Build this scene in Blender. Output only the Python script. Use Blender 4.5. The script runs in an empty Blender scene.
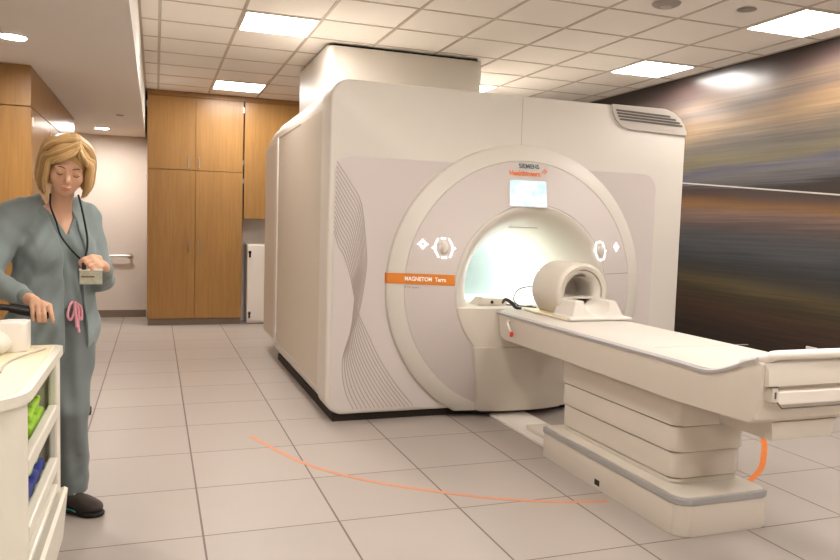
import bpy, bmesh, math, random
import numpy as np
from mathutils import Vector, Matrix
random.seed(4); rng=np.random.default_rng(4)
PI=math.pi
C=bpy.context.scene.collection
scn=bpy.context.scene

# ------------------------------------------------------------------ materials
def new_mat(name):
    m=bpy.data.materials.new(name); m.use_nodes=True
    nt=m.node_tree; b=nt.nodes['Principled BSDF']
    return m,nt,b
def N(nt,t,**k):
    n=nt.nodes.new(t)
    for a,v in k.items(): setattr(n,a,v)
    return n
def math_n(nt,op,a=None,b=None,c=None):
    n=N(nt,'ShaderNodeMath',operation=op)
    for i,v in enumerate((a,b,c)):
        if v is None: continue
        if isinstance(v,(int,float)): n.inputs[i].default_value=v
        else: nt.links.new(v,n.inputs[i])
    return n.outputs[0]
def mixc(nt,f,a,b):
    n=N(nt,'ShaderNodeMix',data_type='RGBA')
    if isinstance(f,(int,float)): n.inputs[0].default_value=f
    else: nt.links.new(f,n.inputs[0])
    for s,v in ((n.inputs[6],a),(n.inputs[7],b)):
        if isinstance(v,tuple): s.default_value=(*v[:3],1)
        else: nt.links.new(v,s)
    return n.outputs[2]
def plastic(name,col,rough=.4,spec=.5,coat=0,metal=0,var=.03,scale=6,bump=0):
    """a plain surface with a faint procedural variation of tone"""
    m,nt,b=new_mat(name)
    tc=N(nt,'ShaderNodeTexCoord'); no=N(nt,'ShaderNodeTexNoise'); no.inputs['Scale'].default_value=scale; no.inputs['Detail'].default_value=3
    nt.links.new(tc.outputs['Object'],no.inputs['Vector'])
    c=mixc(nt,no.outputs['Fac'],tuple(x*(1-var) for x in col),tuple(min(1,x*(1+var)) for x in col))
    nt.links.new(c,b.inputs['Base Color'])
    b.inputs['Roughness'].default_value=rough; b.inputs['Metallic'].default_value=metal
    b.inputs['Specular IOR Level'].default_value=spec
    b.inputs['Coat Weight'].default_value=coat; b.inputs['Coat Roughness'].default_value=.08
    if bump:
        bu=N(nt,'ShaderNodeBump'); bu.inputs['Strength'].default_value=bump; bu.inputs['Distance'].default_value=.004
        n2=N(nt,'ShaderNodeTexNoise'); n2.inputs['Scale'].default_value=scale*6; nt.links.new(tc.outputs['Object'],n2.inputs['Vector'])
        nt.links.new(n2.outputs['Fac'],bu.inputs['Height']); nt.links.new(bu.outputs[0],b.inputs['Normal'])
    return m
def emit(name,col,s):
    m,nt,b=new_mat(name)
    b.inputs['Base Color'].default_value=(.8,.8,.8,1)
    b.inputs['Emission Color'].default_value=(*col,1); b.inputs['Emission Strength'].default_value=s
    return m
def fabric(name,col,scale=700,var=.12):
    m,nt,b=new_mat(name)
    tc=N(nt,'ShaderNodeTexCoord')
    n1=N(nt,'ShaderNodeTexNoise'); n1.inputs['Scale'].default_value=9; n1.inputs['Detail'].default_value=5
    n2=N(nt,'ShaderNodeTexNoise'); n2.inputs['Scale'].default_value=scale
    for n in (n1,n2): nt.links.new(tc.outputs['Object'],n.inputs['Vector'])
    f=math_n(nt,'MULTIPLY_ADD',n1.outputs['Fac'],.7,math_n(nt,'MULTIPLY',n2.outputs['Fac'],.3))
    nt.links.new(mixc(nt,f,tuple(x*(1-var) for x in col),tuple(x*(1+var) for x in col)),b.inputs['Base Color'])
    bu=N(nt,'ShaderNodeBump'); bu.inputs['Strength'].default_value=.25; bu.inputs['Distance'].default_value=.004
    n3=N(nt,'ShaderNodeTexNoise'); n3.inputs['Scale'].default_value=22; n3.inputs['Detail'].default_value=4; n3.inputs['Distortion'].default_value=.8
    nt.links.new(tc.outputs['Object'],n3.inputs['Vector'])
    nt.links.new(n3.outputs['Fac'],bu.inputs['Height']); nt.links.new(bu.outputs[0],b.inputs['Normal'])
    b.inputs['Roughness'].default_value=.9; b.inputs['Specular IOR Level'].default_value=.2
    b.inputs['Sheen Weight'].default_value=.15
    return m
def wood(name,col):
    m,nt,b=new_mat(name)
    tc=N(nt,'ShaderNodeTexCoord'); mp=N(nt,'ShaderNodeMapping'); mp.inputs['Scale'].default_value=(22,22,1.2)
    nt.links.new(tc.outputs['Object'],mp.inputs['Vector'])
    n1=N(nt,'ShaderNodeTexNoise'); n1.inputs['Scale'].default_value=2.2; n1.inputs['Detail'].default_value=7; n1.inputs['Distortion'].default_value=.5
    nt.links.new(mp.outputs[0],n1.inputs['Vector'])
    mp2=N(nt,'ShaderNodeMapping'); mp2.inputs['Scale'].default_value=(3,3,.5); nt.links.new(tc.outputs['Object'],mp2.inputs['Vector'])
    n2=N(nt,'ShaderNodeTexNoise'); n2.inputs['Scale'].default_value=1.3; nt.links.new(mp2.outputs[0],n2.inputs['Vector'])
    f=math_n(nt,'MULTIPLY_ADD',n1.outputs['Fac'],.6,math_n(nt,'MULTIPLY',n2.outputs['Fac'],.4))
    r=N(nt,'ShaderNodeValToRGB'); e=r.color_ramp.elements
    e[0].position=.3; e[0].color=(*[x*.80 for x in col],1); e[1].position=.7; e[1].color=(*[min(1,x*1.14) for x in col],1)
    nt.links.new(f,r.inputs[0]); nt.links.new(r.outputs[0],b.inputs['Base Color'])
    b.inputs['Roughness'].default_value=.33; b.inputs['Specular IOR Level'].default_value=.45
    return m

M={}
M['cream']=plastic('cream gloss shell',(.655,.61,.545),.45,.4,.0,var=.01)
M['cream_matte']=plastic('cream satin shell',(.65,.59,.51),.45,.4,var=.015)
M['mauve']=plastic('pale mauve skin',(.60,.54,.51),.55,.3,.0,var=.01)
M['groove']=plastic('mauve groove shadow line',(.40,.34,.31),.5,.3,var=.02)
M['seam']=plastic('panel seam',(.33,.28,.24),.6,.2,var=.02)
M['white']=plastic('white plastic',(.82,.76,.69),.35,.5,var=.01)
M['stripgrey']=plastic('grey trim strip',(.36,.35,.34),.35,.5,var=.02)
M['borewhite']=plastic('bore lining',(.80,.83,.81),.5,.4,var=.01)
M['whitegrey']=plastic('pale grey strip',(.46,.45,.46),.35,.5,var=.02)
M['table']=plastic('table cream enamel',(.65,.59,.51),.38,.45,.1,var=.012)
M['mattress']=plastic('cream vinyl mattress',(.63,.58,.52),.6,.3,var=.012,bump=.05)
M['orange']=plastic('orange print',(.68,.215,.025),.45,.4,var=.02)
M['orange_tape']=plastic('orange floor tape',(.60,.27,.15),.5,.4,var=.12,scale=14)
M['orange_tape2']=plastic('bright orange floor tape',(.62,.16,.02),.5,.4,var=.12,scale=14)
M['textwhite']=plastic('white print',(.9,.86,.8),.5,.3,var=.01)
M['textgrey']=plastic('dark teal print',(.10,.16,.16),.5,.3,var=.01)
M['textfaint']=plastic('grey print',(.26,.23,.21),.5,.3,var=.01)
M['textor']=plastic('orange lettering',(.80,.20,.05),.5,.3,var=.01)
M['black']=plastic('black plastic',(.015,.013,.012),.4,.4,var=.1)
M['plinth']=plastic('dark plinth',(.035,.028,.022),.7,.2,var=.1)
M['metal']=plastic('brushed nickel',(.55,.52,.48),.3,.5,metal=.9,var=.04,scale=30)
M['ventgrey']=plastic('vent frame grey',(.52,.47,.42),.4,.5,var=.02)
M['ventdark']=plastic('vent slot dark',(.12,.105,.09),.6,.3,var=.05)
M['red']=plastic('red knob',(.75,.06,.03),.4,.5,var=.03)
M['wall']=plastic('painted wall',(.72,.65,.58),.75,.2,var=.02,scale=2)
M['wallwhite']=plastic('white painted drywall',(.84,.80,.755),.7,.2,var=.012,scale=2)
M['base']=plastic('rubber baseboard',(.22,.17,.13),.6,.3,var=.05)
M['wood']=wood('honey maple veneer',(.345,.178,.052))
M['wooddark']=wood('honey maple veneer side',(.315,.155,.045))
M['tbar']=plastic('ceiling grid bar',(.56,.49,.42),.5,.3,var=.02)
M['sprink']=plastic('grey sensor plastic',(.36,.32,.29),.5,.4,var=.03)
M['light']=emit('lit ceiling diffuser',(1,.945,.885),15.5)
M['bore_light']=emit('bore lighting strip',(.88,1,.97),13)
M['down']=emit('lit downlight lens',(1,.93,.86),200)
M['screen']=None
M['led']=emit('white backlit ring',(1,1,1),1.6)
M['skin']=plastic('skin',(.69,.40,.262),.5,.4,var=.06,scale=25)
M['lip']=plastic('lips',(.56,.22,.17),.45,.4,var=.05)
M['brow']=plastic('brow hair',(.20,.11,.05),.7,.2,var=.1)
M['scrub']=fabric('grey blue scrubs cloth',(.225,.268,.266),var=.05)
M['scrub2']=fabric('darker scrubs cloth',(.198,.238,.236),var=.05)
M['pants']=fabric('grey scrub trousers cloth',(.165,.19,.188),var=.05)
M['cuff']=fabric('ribbed knit cuff',(.20,.235,.22))
M['pink']=fabric('pink cord cloth',(.80,.35,.42))
M['lany']=fabric('black lanyard cloth',(.012,.012,.014))
M['shoe']=plastic('dark brown shoe leather',(.055,.042,.036),.6,.3,var=.25,scale=40)
M['sole']=plastic('black shoe sole',(.02,.018,.016),.7,.3,var=.1)
M['teal']=plastic('teal shoe edging',(.06,.32,.28),.5,.3,var=.1)
M['cart']=plastic('cream cart plastic',(.74,.70,.60),.42,.45,.1,var=.015)
M['carttop']=plastic('pale yellow cart top',(.80,.70,.47),.38,.45,var=.02)
M['green']=fabric('lime green cloth',(.32,.55,.03))
M['green2']=fabric('deep green cloth',(.10,.36,.04))
M['blue']=fabric('navy blue cloth',(.02,.03,.22))
M['badge']=plastic('badge laminate',(.42,.42,.33),.25,.5,var=.35,scale=60)
M['cord']=plastic('grey wire',(.10,.10,.10),.5,.4,var=.05)

def hair_mat():
    m,nt,b=new_mat('blonde hair')
    g=N(nt,'ShaderNodeNewGeometry')
    r=N(nt,'ShaderNodeValToRGB'); e=r.color_ramp.elements
    e[0].position=0; e[0].color=(.36,.20,.07,1); e[1].position=1; e[1].color=(.82,.58,.30,1)
    e=r.color_ramp.elements.new(.35); e.color=(.56,.35,.14,1)
    nt.links.new(g.outputs['Random Per Island'],r.inputs[0])
    tc=N(nt,'ShaderNodeTexCoord'); n=N(nt,'ShaderNodeTexNoise'); n.inputs['Scale'].default_value=60; nt.links.new(tc.outputs['Object'],n.inputs['Vector'])
    nt.links.new(mixc(nt,math_n(nt,'MULTIPLY',n.outputs['Fac'],.4),r.outputs[0],(.40,.24,.09)),b.inputs['Base Color'])
    b.inputs['Roughness'].default_value=.42
    return m
M['hair']=hair_mat()

def floor_mat():
    m,nt,b=new_mat('raised floor tiles')
    g=N(nt,'ShaderNodeNewGeometry'); s=N(nt,'ShaderNodeSeparateXYZ'); nt.links.new(g.outputs['Position'],s.inputs[0])
    T=.61; ds=[]; cells=[]
    for out,o,w in ((s.outputs[0],-.407,.0045),(s.outputs[1],3.282,.0036)):
        u=math_n(nt,'DIVIDE',math_n(nt,'SUBTRACT',out,o),T)
        fr=math_n(nt,'FRACT',u)
        d=math_n(nt,'MINIMUM',fr,math_n(nt,'SUBTRACT',1.0,fr))
        ds.append(math_n(nt,'LESS_THAN',d,w/T)); cells.append(math_n(nt,'FLOOR',u))
    line=math_n(nt,'MAXIMUM',ds[0],ds[1])
    cb=N(nt,'ShaderNodeCombineXYZ'); nt.links.new(cells[0],cb.inputs[0]); nt.links.new(cells[1],cb.inputs[1])
    wn=N(nt,'ShaderNodeTexWhiteNoise'); nt.links.new(cb.outputs[0],wn.inputs['Vector'])
    no=N(nt,'ShaderNodeTexNoise'); no.inputs['Scale'].default_value=3; no.inputs['Detail'].default_value=6; nt.links.new(g.outputs['Position'],no.inputs['Vector'])
    f=math_n(nt,'MULTIPLY_ADD',no.outputs['Fac'],.6,math_n(nt,'MULTIPLY',wn.outputs['Value'],.4))
    c=mixc(nt,f,(.358,.312,.277),(.425,.372,.332))
    c=mixc(nt,line,c,(.13,.095,.075))
    nt.links.new(c,b.inputs['Base Color'])
    nt.links.new(mixc(nt,no.outputs['Fac'],(.34,.34,.34),(.46,.46,.46)),b.inputs['Roughness'])
    bu=N(nt,'ShaderNodeBump'); bu.inputs['Strength'].default_value=.5; bu.inputs['Distance'].default_value=.003; bu.invert=True
    nt.links.new(line,bu.inputs['Height']); nt.links.new(bu.outputs[0],b.inputs['Normal'])
    b.inputs['Specular IOR Level'].default_value=.35
    return m
M['floor']=floor_mat()
def ceil_mat():
    m,nt,b=new_mat('mineral fibre ceiling tiles')
    g=N(nt,'ShaderNodeNewGeometry')
    n=N(nt,'ShaderNodeTexNoise'); n.inputs['Scale'].default_value=160; n.inputs['Detail'].default_value=3; nt.links.new(g.outputs['Position'],n.inputs['Vector'])
    v=N(nt,'ShaderNodeTexNoise'); v.inputs['Scale'].default_value=1.2; nt.links.new(g.outputs['Position'],v.inputs['Vector'])
    f=math_n(nt,'MULTIPLY_ADD',n.outputs['Fac'],.5,math_n(nt,'MULTIPLY',v.outputs['Fac'],.5))
    nt.links.new(mixc(nt,f,(.89,.84,.78),(.93,.89,.835)),b.inputs['Base Color'])
    b.inputs['Roughness'].default_value=.85
    return m
M['ceil']=ceil_mat()
def stripe_mat():
    m,nt,b=new_mat('finely ribbed beige side panel')
    g=N(nt,'ShaderNodeTexCoord'); s=N(nt,'ShaderNodeSeparateXYZ'); nt.links.new(g.outputs['Object'],s.inputs[0])
    w=math_n(nt,'SINE',math_n(nt,'MULTIPLY',s.outputs[1],2*PI/.034))
    f=math_n(nt,'MULTIPLY_ADD',w,.5,.5)
    nt.links.new(mixc(nt,f,(.56,.49,.40),(.62,.55,.455)),b.inputs['Base Color'])
    b.inputs['Roughness'].default_value=.48
    return m
M['side']=stripe_mat()
def mural_mat():
    m,nt,b=new_mat('abstract landscape mural under acrylic')
    g=N(nt,'ShaderNodeNewGeometry'); s=N(nt,'ShaderNodeSeparateXYZ'); nt.links.new(g.outputs['Position'],s.inputs[0])
    y=s.outputs[1]; z=s.outputs[2]
    mp=N(nt,'ShaderNodeMapping'); mp.inputs['Scale'].default_value=(1,.35,2.2); nt.links.new(g.outputs['Position'],mp.inputs['Vector'])
    nz=N(nt,'ShaderNodeTexNoise'); nz.inputs['Scale'].default_value=1.3; nz.inputs['Detail'].default_value=3; nt.links.new(mp.outputs[0],nz.inputs['Vector'])
    # brush streaks, long in y and thin in z
    mp2=N(nt,'ShaderNodeMapping'); mp2.inputs['Scale'].default_value=(1,.5,26); mp2.inputs['Rotation'].default_value=(math.radians(4),0,0)
    nt.links.new(g.outputs['Position'],mp2.inputs['Vector'])
    st=N(nt,'ShaderNodeTexNoise'); st.inputs['Scale'].default_value=1.6; st.inputs['Detail'].default_value=6; st.inputs['Roughness'].default_value=.65
    nt.links.new(mp2.outputs[0],st.inputs['Vector'])
    y5=math_n(nt,'SUBTRACT',y,5.3)
    up=math_n(nt,'GREATER_THAN',z,1.8)
    slope=math_n(nt,'MULTIPLY_ADD',up,-.13,.045)          # bands lean one way above the pale line and the other way below it
    hz=math_n(nt,'MULTIPLY_ADD',y5,.093,1.812)             # the pale line
    above=math_n(nt,'GREATER_THAN',z,hz)
    t=math_n(nt,'SUBTRACT',z,math_n(nt,'MULTIPLY',y5,math_n(nt,'MULTIPLY_ADD',above,-.10,.045)))
    t=math_n(nt,'ADD',t,math_n(nt,'MULTIPLY',math_n(nt,'SUBTRACT',nz.outputs['Fac'],.5),math_n(nt,'MULTIPLY_ADD',above,.22,.10)))
    t=math_n(nt,'ADD',t,math_n(nt,'MULTIPLY',math_n(nt,'SUBTRACT',st.outputs['Fac'],.5),.10))
    r=N(nt,'ShaderNodeValToRGB'); cr=r.color_ramp
    stops=[(0,(.02,.013,.010)),(.45,(.028,.018,.014)),(.68,(.05,.028,.018)),(.80,(.045,.035,.02)),(.90,(.085,.065,.03)),(1.0,(.04,.036,.032)),(1.10,(.034,.035,.038)),
      (1.25,(.055,.058,.062)),(1.36,(.06,.058,.062)),(1.46,(.085,.06,.055)),(1.56,(.15,.095,.075)),(1.64,(.17,.085,.032)),(1.73,(.06,.034,.025)),(1.79,(.03,.02,.018)),
      (1.84,(.11,.10,.11)),(1.97,(.18,.165,.165)),(2.04,(.115,.115,.17)),(2.12,(.20,.165,.09)),(2.22,(.14,.12,.10)),(2.32,(.20,.15,.105)),(2.42,(.36,.235,.13)),(2.50,(.30,.19,.11)),
      (2.60,(.17,.125,.10)),(2.72,(.28,.19,.13)),(2.80,(.17,.12,.105)),(2.88,(.12,.07,.065)),(2.95,(.055,.035,.03)),(3.0,(.04,.025,.02))]
    while len(cr.elements)<len(stops): cr.elements.new(.5)
    for e,(p,c) in zip(cr.elements,stops): e.position=p/3.0; e.color=(*c,1)
    nt.links.new(math_n(nt,'DIVIDE',t,3.0),r.inputs[0])
    k=math_n(nt,'MULTIPLY',math_n(nt,'MULTIPLY_ADD',st.outputs['Fac'],1.3,.35),math_n(nt,'MULTIPLY_ADD',above,-.56,1.1))
    hv=N(nt,'ShaderNodeMix',data_type='RGBA',blend_type='MULTIPLY'); hv.inputs[0].default_value=1
    nt.links.new(r.outputs[0],hv.inputs[6]); cb=N(nt,'ShaderNodeCombineColor')
    for i in range(3): nt.links.new(k,cb.inputs[i])
    nt.links.new(cb.outputs[0],hv.inputs[7])
    ln=math_n(nt,'LESS_THAN',math_n(nt,'ABSOLUTE',math_n(nt,'SUBTRACT',z,hz)),.006)
    col=mixc(nt,ln,hv.outputs[2],(.50,.47,.42))
    nt.links.new(col,b.inputs['Base Color'])
    b.inputs['Roughness'].default_value=.32; b.inputs['Specular IOR Level'].default_value=.4
    b.inputs['Coat Weight'].default_value=.35; b.inputs['Coat Roughness'].default_value=.2
    return m
M['mural']=mural_mat()
def screen_mat():
    m,nt,b=new_mat('lit touch display')
    tc=N(nt,'ShaderNodeTexCoord'); no=N(nt,'ShaderNodeTexNoise'); no.inputs['Scale'].default_value=9; nt.links.new(tc.outputs['Object'],no.inputs['Vector'])
    r=N(nt,'ShaderNodeValToRGB'); e=r.color_ramp.elements; e[0].position=.35; e[0].color=(.55,.78,1,1); e[1].position=.55; e[1].color=(.84,.95,1,1)
    nt.links.new(no.outputs['Fac'],r.inputs[0]); nt.links.new(r.outputs[0],b.inputs['Emission Color']); b.inputs['Emission Strength'].default_value=.48
    b.inputs['Base Color'].default_value=(.02,.02,.02,1); b.inputs['Roughness'].default_value=.5; b.inputs['Specular IOR Level'].default_value=.2
    return m
M['screen']=screen_mat()

# ------------------------------------------------------------------ mesh helpers
def obj(name,bm,mat,parent=None,smooth=None,loc=None):
    me=bpy.data.meshes.new(name)
    bmesh.ops.recalc_face_normals(bm,faces=bm.faces)
    bm.to_mesh(me); bm.free()
    me.materials.append(mat)
    if smooth is not None:
        for p in me.polygons: p.use_smooth=True
        if smooth<179: me.set_sharp_from_angle(angle=math.radians(smooth))
    o=bpy.data.objects.new(name,me); C.objects.link(o)
    if parent: 
        o.parent=parent
        if loc is None:                        # geometry was given in world space
            o.matrix_parent_inverse=parent_inv(parent)
    if loc is not None: o.location=loc
    return o
def world_of(p):
    m=Matrix.LocRotScale(p.location,p.rotation_euler,p.scale)
    if p.parent: m=world_of(p.parent)@p.matrix_parent_inverse@m
    return m
def parent_inv(p): return world_of(p).inverted()
def tag(o,label=None,cat=None,group=None,kind=None):
    if label: o['label']=label
    if cat: o['category']=cat
    if group: o['group']=group
    if kind: o['kind']=kind
    return o
def thing(name,label,cat,loc,group=None):
    o=bpy.data.objects.new(name,None); C.objects.link(o); o.location=loc; o.empty_display_size=.1
    return tag(o,label,cat,group)
def copy_tree(o,parent=None):
    c=o.copy(); C.objects.link(c)
    if parent: c.parent=parent
    for ch in list(o.children): copy_tree(ch,c)
    return c
def box(bm,lo,hi,bev=0,seg=2):
    r=bmesh.ops.create_cube(bm,size=1)
    vs=r['verts']
    for v in vs:
        v.co=Vector([lo[i]+(v.co[i]+.5)*(hi[i]-lo[i]) for i in range(3)])
    if bev:
        es=list({e for v in vs for e in v.link_edges})
        bmesh.ops.bevel(bm,geom=es,offset=bev,segments=seg,profile=.5,affect='EDGES')
def B(lo,hi,bev=0,seg=2):
    bm=bmesh.new(); box(bm,lo,hi,bev,seg); return bm
def prism(bm,pts,axis,a,b,bev=0,seg=2):
    """pts 2-D outline extruded along axis from a to b"""
    def P(p,t):
        return {'X':(t,p[0],p[1]),'Y':(p[0],t,p[1]),'Z':(p[0],p[1],t)}[axis]
    v0=[bm.verts.new(P(p,a)) for p in pts]; v1=[bm.verts.new(P(p,b)) for p in pts]
    f=[bm.faces.new(v0),bm.faces.new(v1[::-1])]
    n=len(pts)
    for i in range(n): bm.faces.new((v0[i],v0[(i+1)%n],v1[(i+1)%n],v1[i]))
    if bev:
        es=[e for e in f[0].edges]+[e for e in f[1].edges]
        bmesh.ops.bevel(bm,geom=es,offset=bev,segments=seg,profile=.5,affect='EDGES')
def rrect(x0,z0,x1,z1,r,n=8):
    """r = radii (bl, br, tr, tl)"""
    if not isinstance(r,tuple): r=(r,)*4
    out=[]
    for (cx,cz,rr,a0) in ((x0+r[0],z0+r[0],r[0],PI),(x1-r[1],z0+r[1],r[1],1.5*PI),(x1-r[2],z1-r[2],r[2],0),(x0+r[3],z1-r[3],r[3],.5*PI)):
        for i in range(n+1):
            a=a0+i/n*PI/2; out.append((cx+rr*math.cos(a),cz+rr*math.sin(a)))
    return out
def revolve(bm,prof,c,axis='Y',n=96,a0=0,a1=2*PI):
    """prof (r, t) list around the axis through c"""
    full=abs(a1-a0-2*PI)<1e-6
    rings=[]
    for i in range(n if full else n+1):
        a=a0+(a1-a0)*i/n; row=[]
        for r,t in prof:
            u,w=r*math.cos(a),r*math.sin(a)
            p={'Y':(c[0]+u,t,c[2]+w),'Z':(c[0]+u,c[1]+w,t),'X':(t,c[1]+u,c[2]+w)}[axis]
            row.append(bm.verts.new(p))
        rings.append(row)
    m=len(rings)
    for i in range(m if full else m-1):
        A,Bq=rings[i],rings[(i+1)%m]
        for j in range(len(prof)-1):
            bm.faces.new((A[j],A[j+1],Bq[j+1],Bq[j]))
def tube(bm,pts,r,n=10,closed=False):
    pts=[Vector(p) for p in pts]; m=len(pts)
    rr=r if isinstance(r,(list,tuple)) else [r]*m
    rings=[]; prev=None
    for i,p in enumerate(pts):
        d=(pts[(i+1)%m] if (closed or i<m-1) else p)-(pts[i-1] if (closed or i>0) else p)
        d.normalize()
        if prev is None: prev=d.orthogonal().normalized()
        prev=(prev-d*prev.dot(d)).normalized(); q=d.cross(prev)
        rings.append([bm.verts.new(p+(prev*math.cos(2*PI*k/n)+q*math.sin(2*PI*k/n))*rr[i]) for k in range(n)])
    for i in range(m if closed else m-1):
        A,Bq=rings[i],rings[(i+1)%m]
        for k in range(n): bm.faces.new((A[k],A[(k+1)%n],Bq[(k+1)%n],Bq[k]))
    if not closed: bm.faces.new(rings[0][::-1]); bm.faces.new(rings[-1])
def T_(pts,r,n=10,closed=False):
    bm=bmesh.new(); tube(bm,pts,r,n,closed); return bm
def spline(P,n):
    P=[np.array(p,float) for p in P]; P=[2*P[0]-P[1]]+P+[2*P[-1]-P[-2]]; out=[]
    for i in range(1,len(P)-2):
        for k in range(n):
            t=k/n; out.append(.5*((2*P[i])+(-P[i-1]+P[i+1])*t+(2*P[i-1]-5*P[i]+4*P[i+1]-P[i+2])*t*t+(-P[i-1]+3*P[i]-3*P[i+1]+P[i+2])*t**3))
    out.append(P[-2]); return [tuple(o) for o in out]
def text_bm(body,size,width,bold=.0):
    """lettering as a flat mesh in the x/z plane, left bottom corner at the origin, squeezed to width"""
    cu=bpy.data.curves.new('t','FONT'); cu.body=body; cu.size=size; cu.offset=bold*size; cu.resolution_u=3
    o=bpy.data.objects.new('t',cu); C.objects.link(o)
    dg=bpy.context.evaluated_depsgraph_get(); me=bpy.data.meshes.new_from_object(o.evaluated_get(dg))
    bm=bmesh.new(); bm.from_mesh(me)
    bpy.data.objects.remove(o); bpy.data.meshes.remove(me)
    x0=min(v.co.x for v in bm.verts); x1=max(v.co.x for v in bm.verts); k=width/(x1-x0)
    for v in bm.verts: v.co=Vector(((v.co.x-x0)*k,0,v.co.y))
    return bm

# ------------------------------------------------------------------ signed-distance modelling for the figure and soft things
class Vol:
    def __init__(s,lo,hi,h):
        s.lo=np.array(lo,float); s.h=h; s.n=np.ceil((np.array(hi)-s.lo)/h).astype(int)+1
        s.D=np.full(s.n,.2,np.float32)
    def _sl(s,lo,hi):
        a=np.maximum(0,np.floor((np.array(lo)-s.lo)/s.h).astype(int)); b=np.minimum(s.n,np.ceil((np.array(hi)-s.lo)/s.h).astype(int)+1)
        if (b<=a).any(): return None
        sl=tuple(slice(a[i],b[i]) for i in range(3))
        g=np.meshgrid(*[s.lo[i]+s.h*np.arange(a[i],b[i]) for i in range(3)],indexing='ij')
        return sl,g
    def _comb(s,sl,d,k,op):
        D=s.D[sl]; d=d.astype(np.float32)
        if op=='u':
            if k>0:
                h=np.clip(.5+.5*(D-d)/k,0,1); r=D*(1-h)+d*h-k*h*(1-h)
            else: r=np.minimum(D,d)
        else:
            if k>0:
                h=np.clip(.5-.5*(D+d)/k,0,1); r=D*(1-h)-d*h+k*h*(1-h)
            else: r=np.maximum(D,-d)
        s.D[sl]=r
    def ell(s,c,r,R=None,k=.015,op='u'):
        c=np.array(c,float); m=max(r)+k+.025; q=s._sl(c-m,c+m)
        if q is None: return
        sl,(X,Y,Z)=q; X=X-c[0];Y=Y-c[1];Z=Z-c[2]
        if R is not None: X,Y,Z=[R[i][0]*X+R[i][1]*Y+R[i][2]*Z for i in range(3)]
        k0=np.sqrt((X/r[0])**2+(Y/r[1])**2+(Z/r[2])**2)+1e-9; k1=np.sqrt((X/r[0]**2)**2+(Y/r[1]**2)**2+(Z/r[2]**2)**2)+1e-9
        s._comb(sl,k0*(k0-1)/k1,k,op)
    def cap(s,a,b,ra,rb,k=.012,op='u',flat=None):
        a=np.array(a,float); b=np.array(b,float); m=max(ra,rb)+k+.025
        q=s._sl(np.minimum(a,b)-m,np.maximum(a,b)+m)
        if q is None: return
        sl,(X,Y,Z)=q; d=b-a; L=d@d+1e-12
        t=np.clip(((X-a[0])*d[0]+(Y-a[1])*d[1]+(Z-a[2])*d[2])/L,0,1)
        dist=np.sqrt((X-a[0]-t*d[0])**2+(Y-a[1]-t*d[1])**2+(Z-a[2]-t*d[2])**2)-(ra+(rb-ra)*t)
        s._comb(sl,dist,k,op)
    def field(s,fn):
        g=np.meshgrid(*[s.lo[i]+s.h*np.arange(s.n[i]) for i in range(3)],indexing='ij')
        s.D=fn(s.D,*g).astype(np.float32)
    def bm(s):
        D=s.D; S=D<0
        c=np.zeros(np.array(D.shape)-1,np.int8)
        for i in (0,1):
            for j in (0,1):
                for k in (0,1): c+=S[i:D.shape[0]-1+i,j:D.shape[1]-1+j,k:D.shape[2]-1+k]
        idx=np.argwhere((c>0)&(c<8)); ids=-np.ones(c.shape,np.int64); ids[tuple(idx.T)]=np.arange(len(idx))
        acc=np.zeros((len(idx),3)); cnt=np.zeros(len(idx))
        cor=[(i,j,k) for i in (0,1) for j in (0,1) for k in (0,1)]
        for p in cor:
            for ax in range(3):
                if p[ax]: continue
                q=list(p); q[ax]=1
                ip=idx+np.array(p); iq=idx+np.array(q)
                a=D[tuple(ip.T)]; b_=D[tuple(iq.T)]; m=(a<0)!=(b_<0)
                t=np.where(m,a/(np.where(m,a-b_,1)),0)
                pos=np.array(p,float)+np.zeros((len(idx),3)); pos[:,ax]+=t
                acc[m]+=pos[m]; cnt[m]+=1
        V=s.lo+s.h*(idx+acc/cnt[:,None])
        F=[]
        for ax in range(3):
            o1,o2=[a for a in range(3) if a!=ax]
            a=np.moveaxis(S,(ax,o1,o2),(0,1,2)); e=np.argwhere(a[:-1,1:-1,1:-1]!=a[1:,1:-1,1:-1])
            if len(e)==0: continue
            e[:,1:]+=1
            def cell(d1,d2):
                q=np.zeros_like(e); q[:,ax]=e[:,0]; q[:,o1]=e[:,1]+d1; q[:,o2]=e[:,2]+d2
                return ids[tuple(q.T)]
            f=np.stack([cell(-1,-1),cell(0,-1),cell(0,0),cell(-1,0)],1); F.append(f)
        F=np.concatenate(F); F=F[(F>=0).all(1)]
        me=bpy.data.meshes.new('v'); me.from_pydata(V.tolist(),[],F.tolist()); me.update()
        b=bmesh.new(); b.from_mesh(me); bpy.data.meshes.remove(me)
        bmesh.ops.smooth_vert(b,verts=b.verts,factor=.35,use_axis_x=True,use_axis_y=True,use_axis_z=True)
        return b

# ------------------------------------------------------------------ the room
RX=5.13; BACK=10.95; CEIL=3.0; SOF=2.479; SX=-.13
def struct(name,bm,m,smooth=None): return tag(obj(name,bm,m,None,smooth),kind='structure')
struct('floor',B((-3.2,-2.6,-.1),(RX+.1,BACK+.1,0)),M['floor'])
struct('ceiling',B((SX,-2.6,CEIL),(RX+.1,BACK+.1,CEIL+.1)),M['ceil'])
bm=bmesh.new(); box(bm,(-3.2,-2.6,SOF),(SX,BACK+.1,CEIL+.1)); tag(obj('ceiling_soffit',bm,M['wallwhite']),kind='structure')
struct('wall_right',B((RX,-2.6,0),(RX+.1,BACK+.1,CEIL)),M['wall'])
struct('wall_left',B((-3.2,-2.6,0),(-3.1,BACK+.1,SOF)),M['wall'])
struct('wall_back',B((-3.1,BACK,0),(RX,BACK+.1,CEIL)),M['wall'])
struct('wall_front',B((-3.1,-2.6,0),(RX,-2.5,CEIL)),M['wall'])
struct('baseboard_back',B((-3.1,BACK-.012,0),(-.12,BACK,.1),.003),M['base'])
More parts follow.
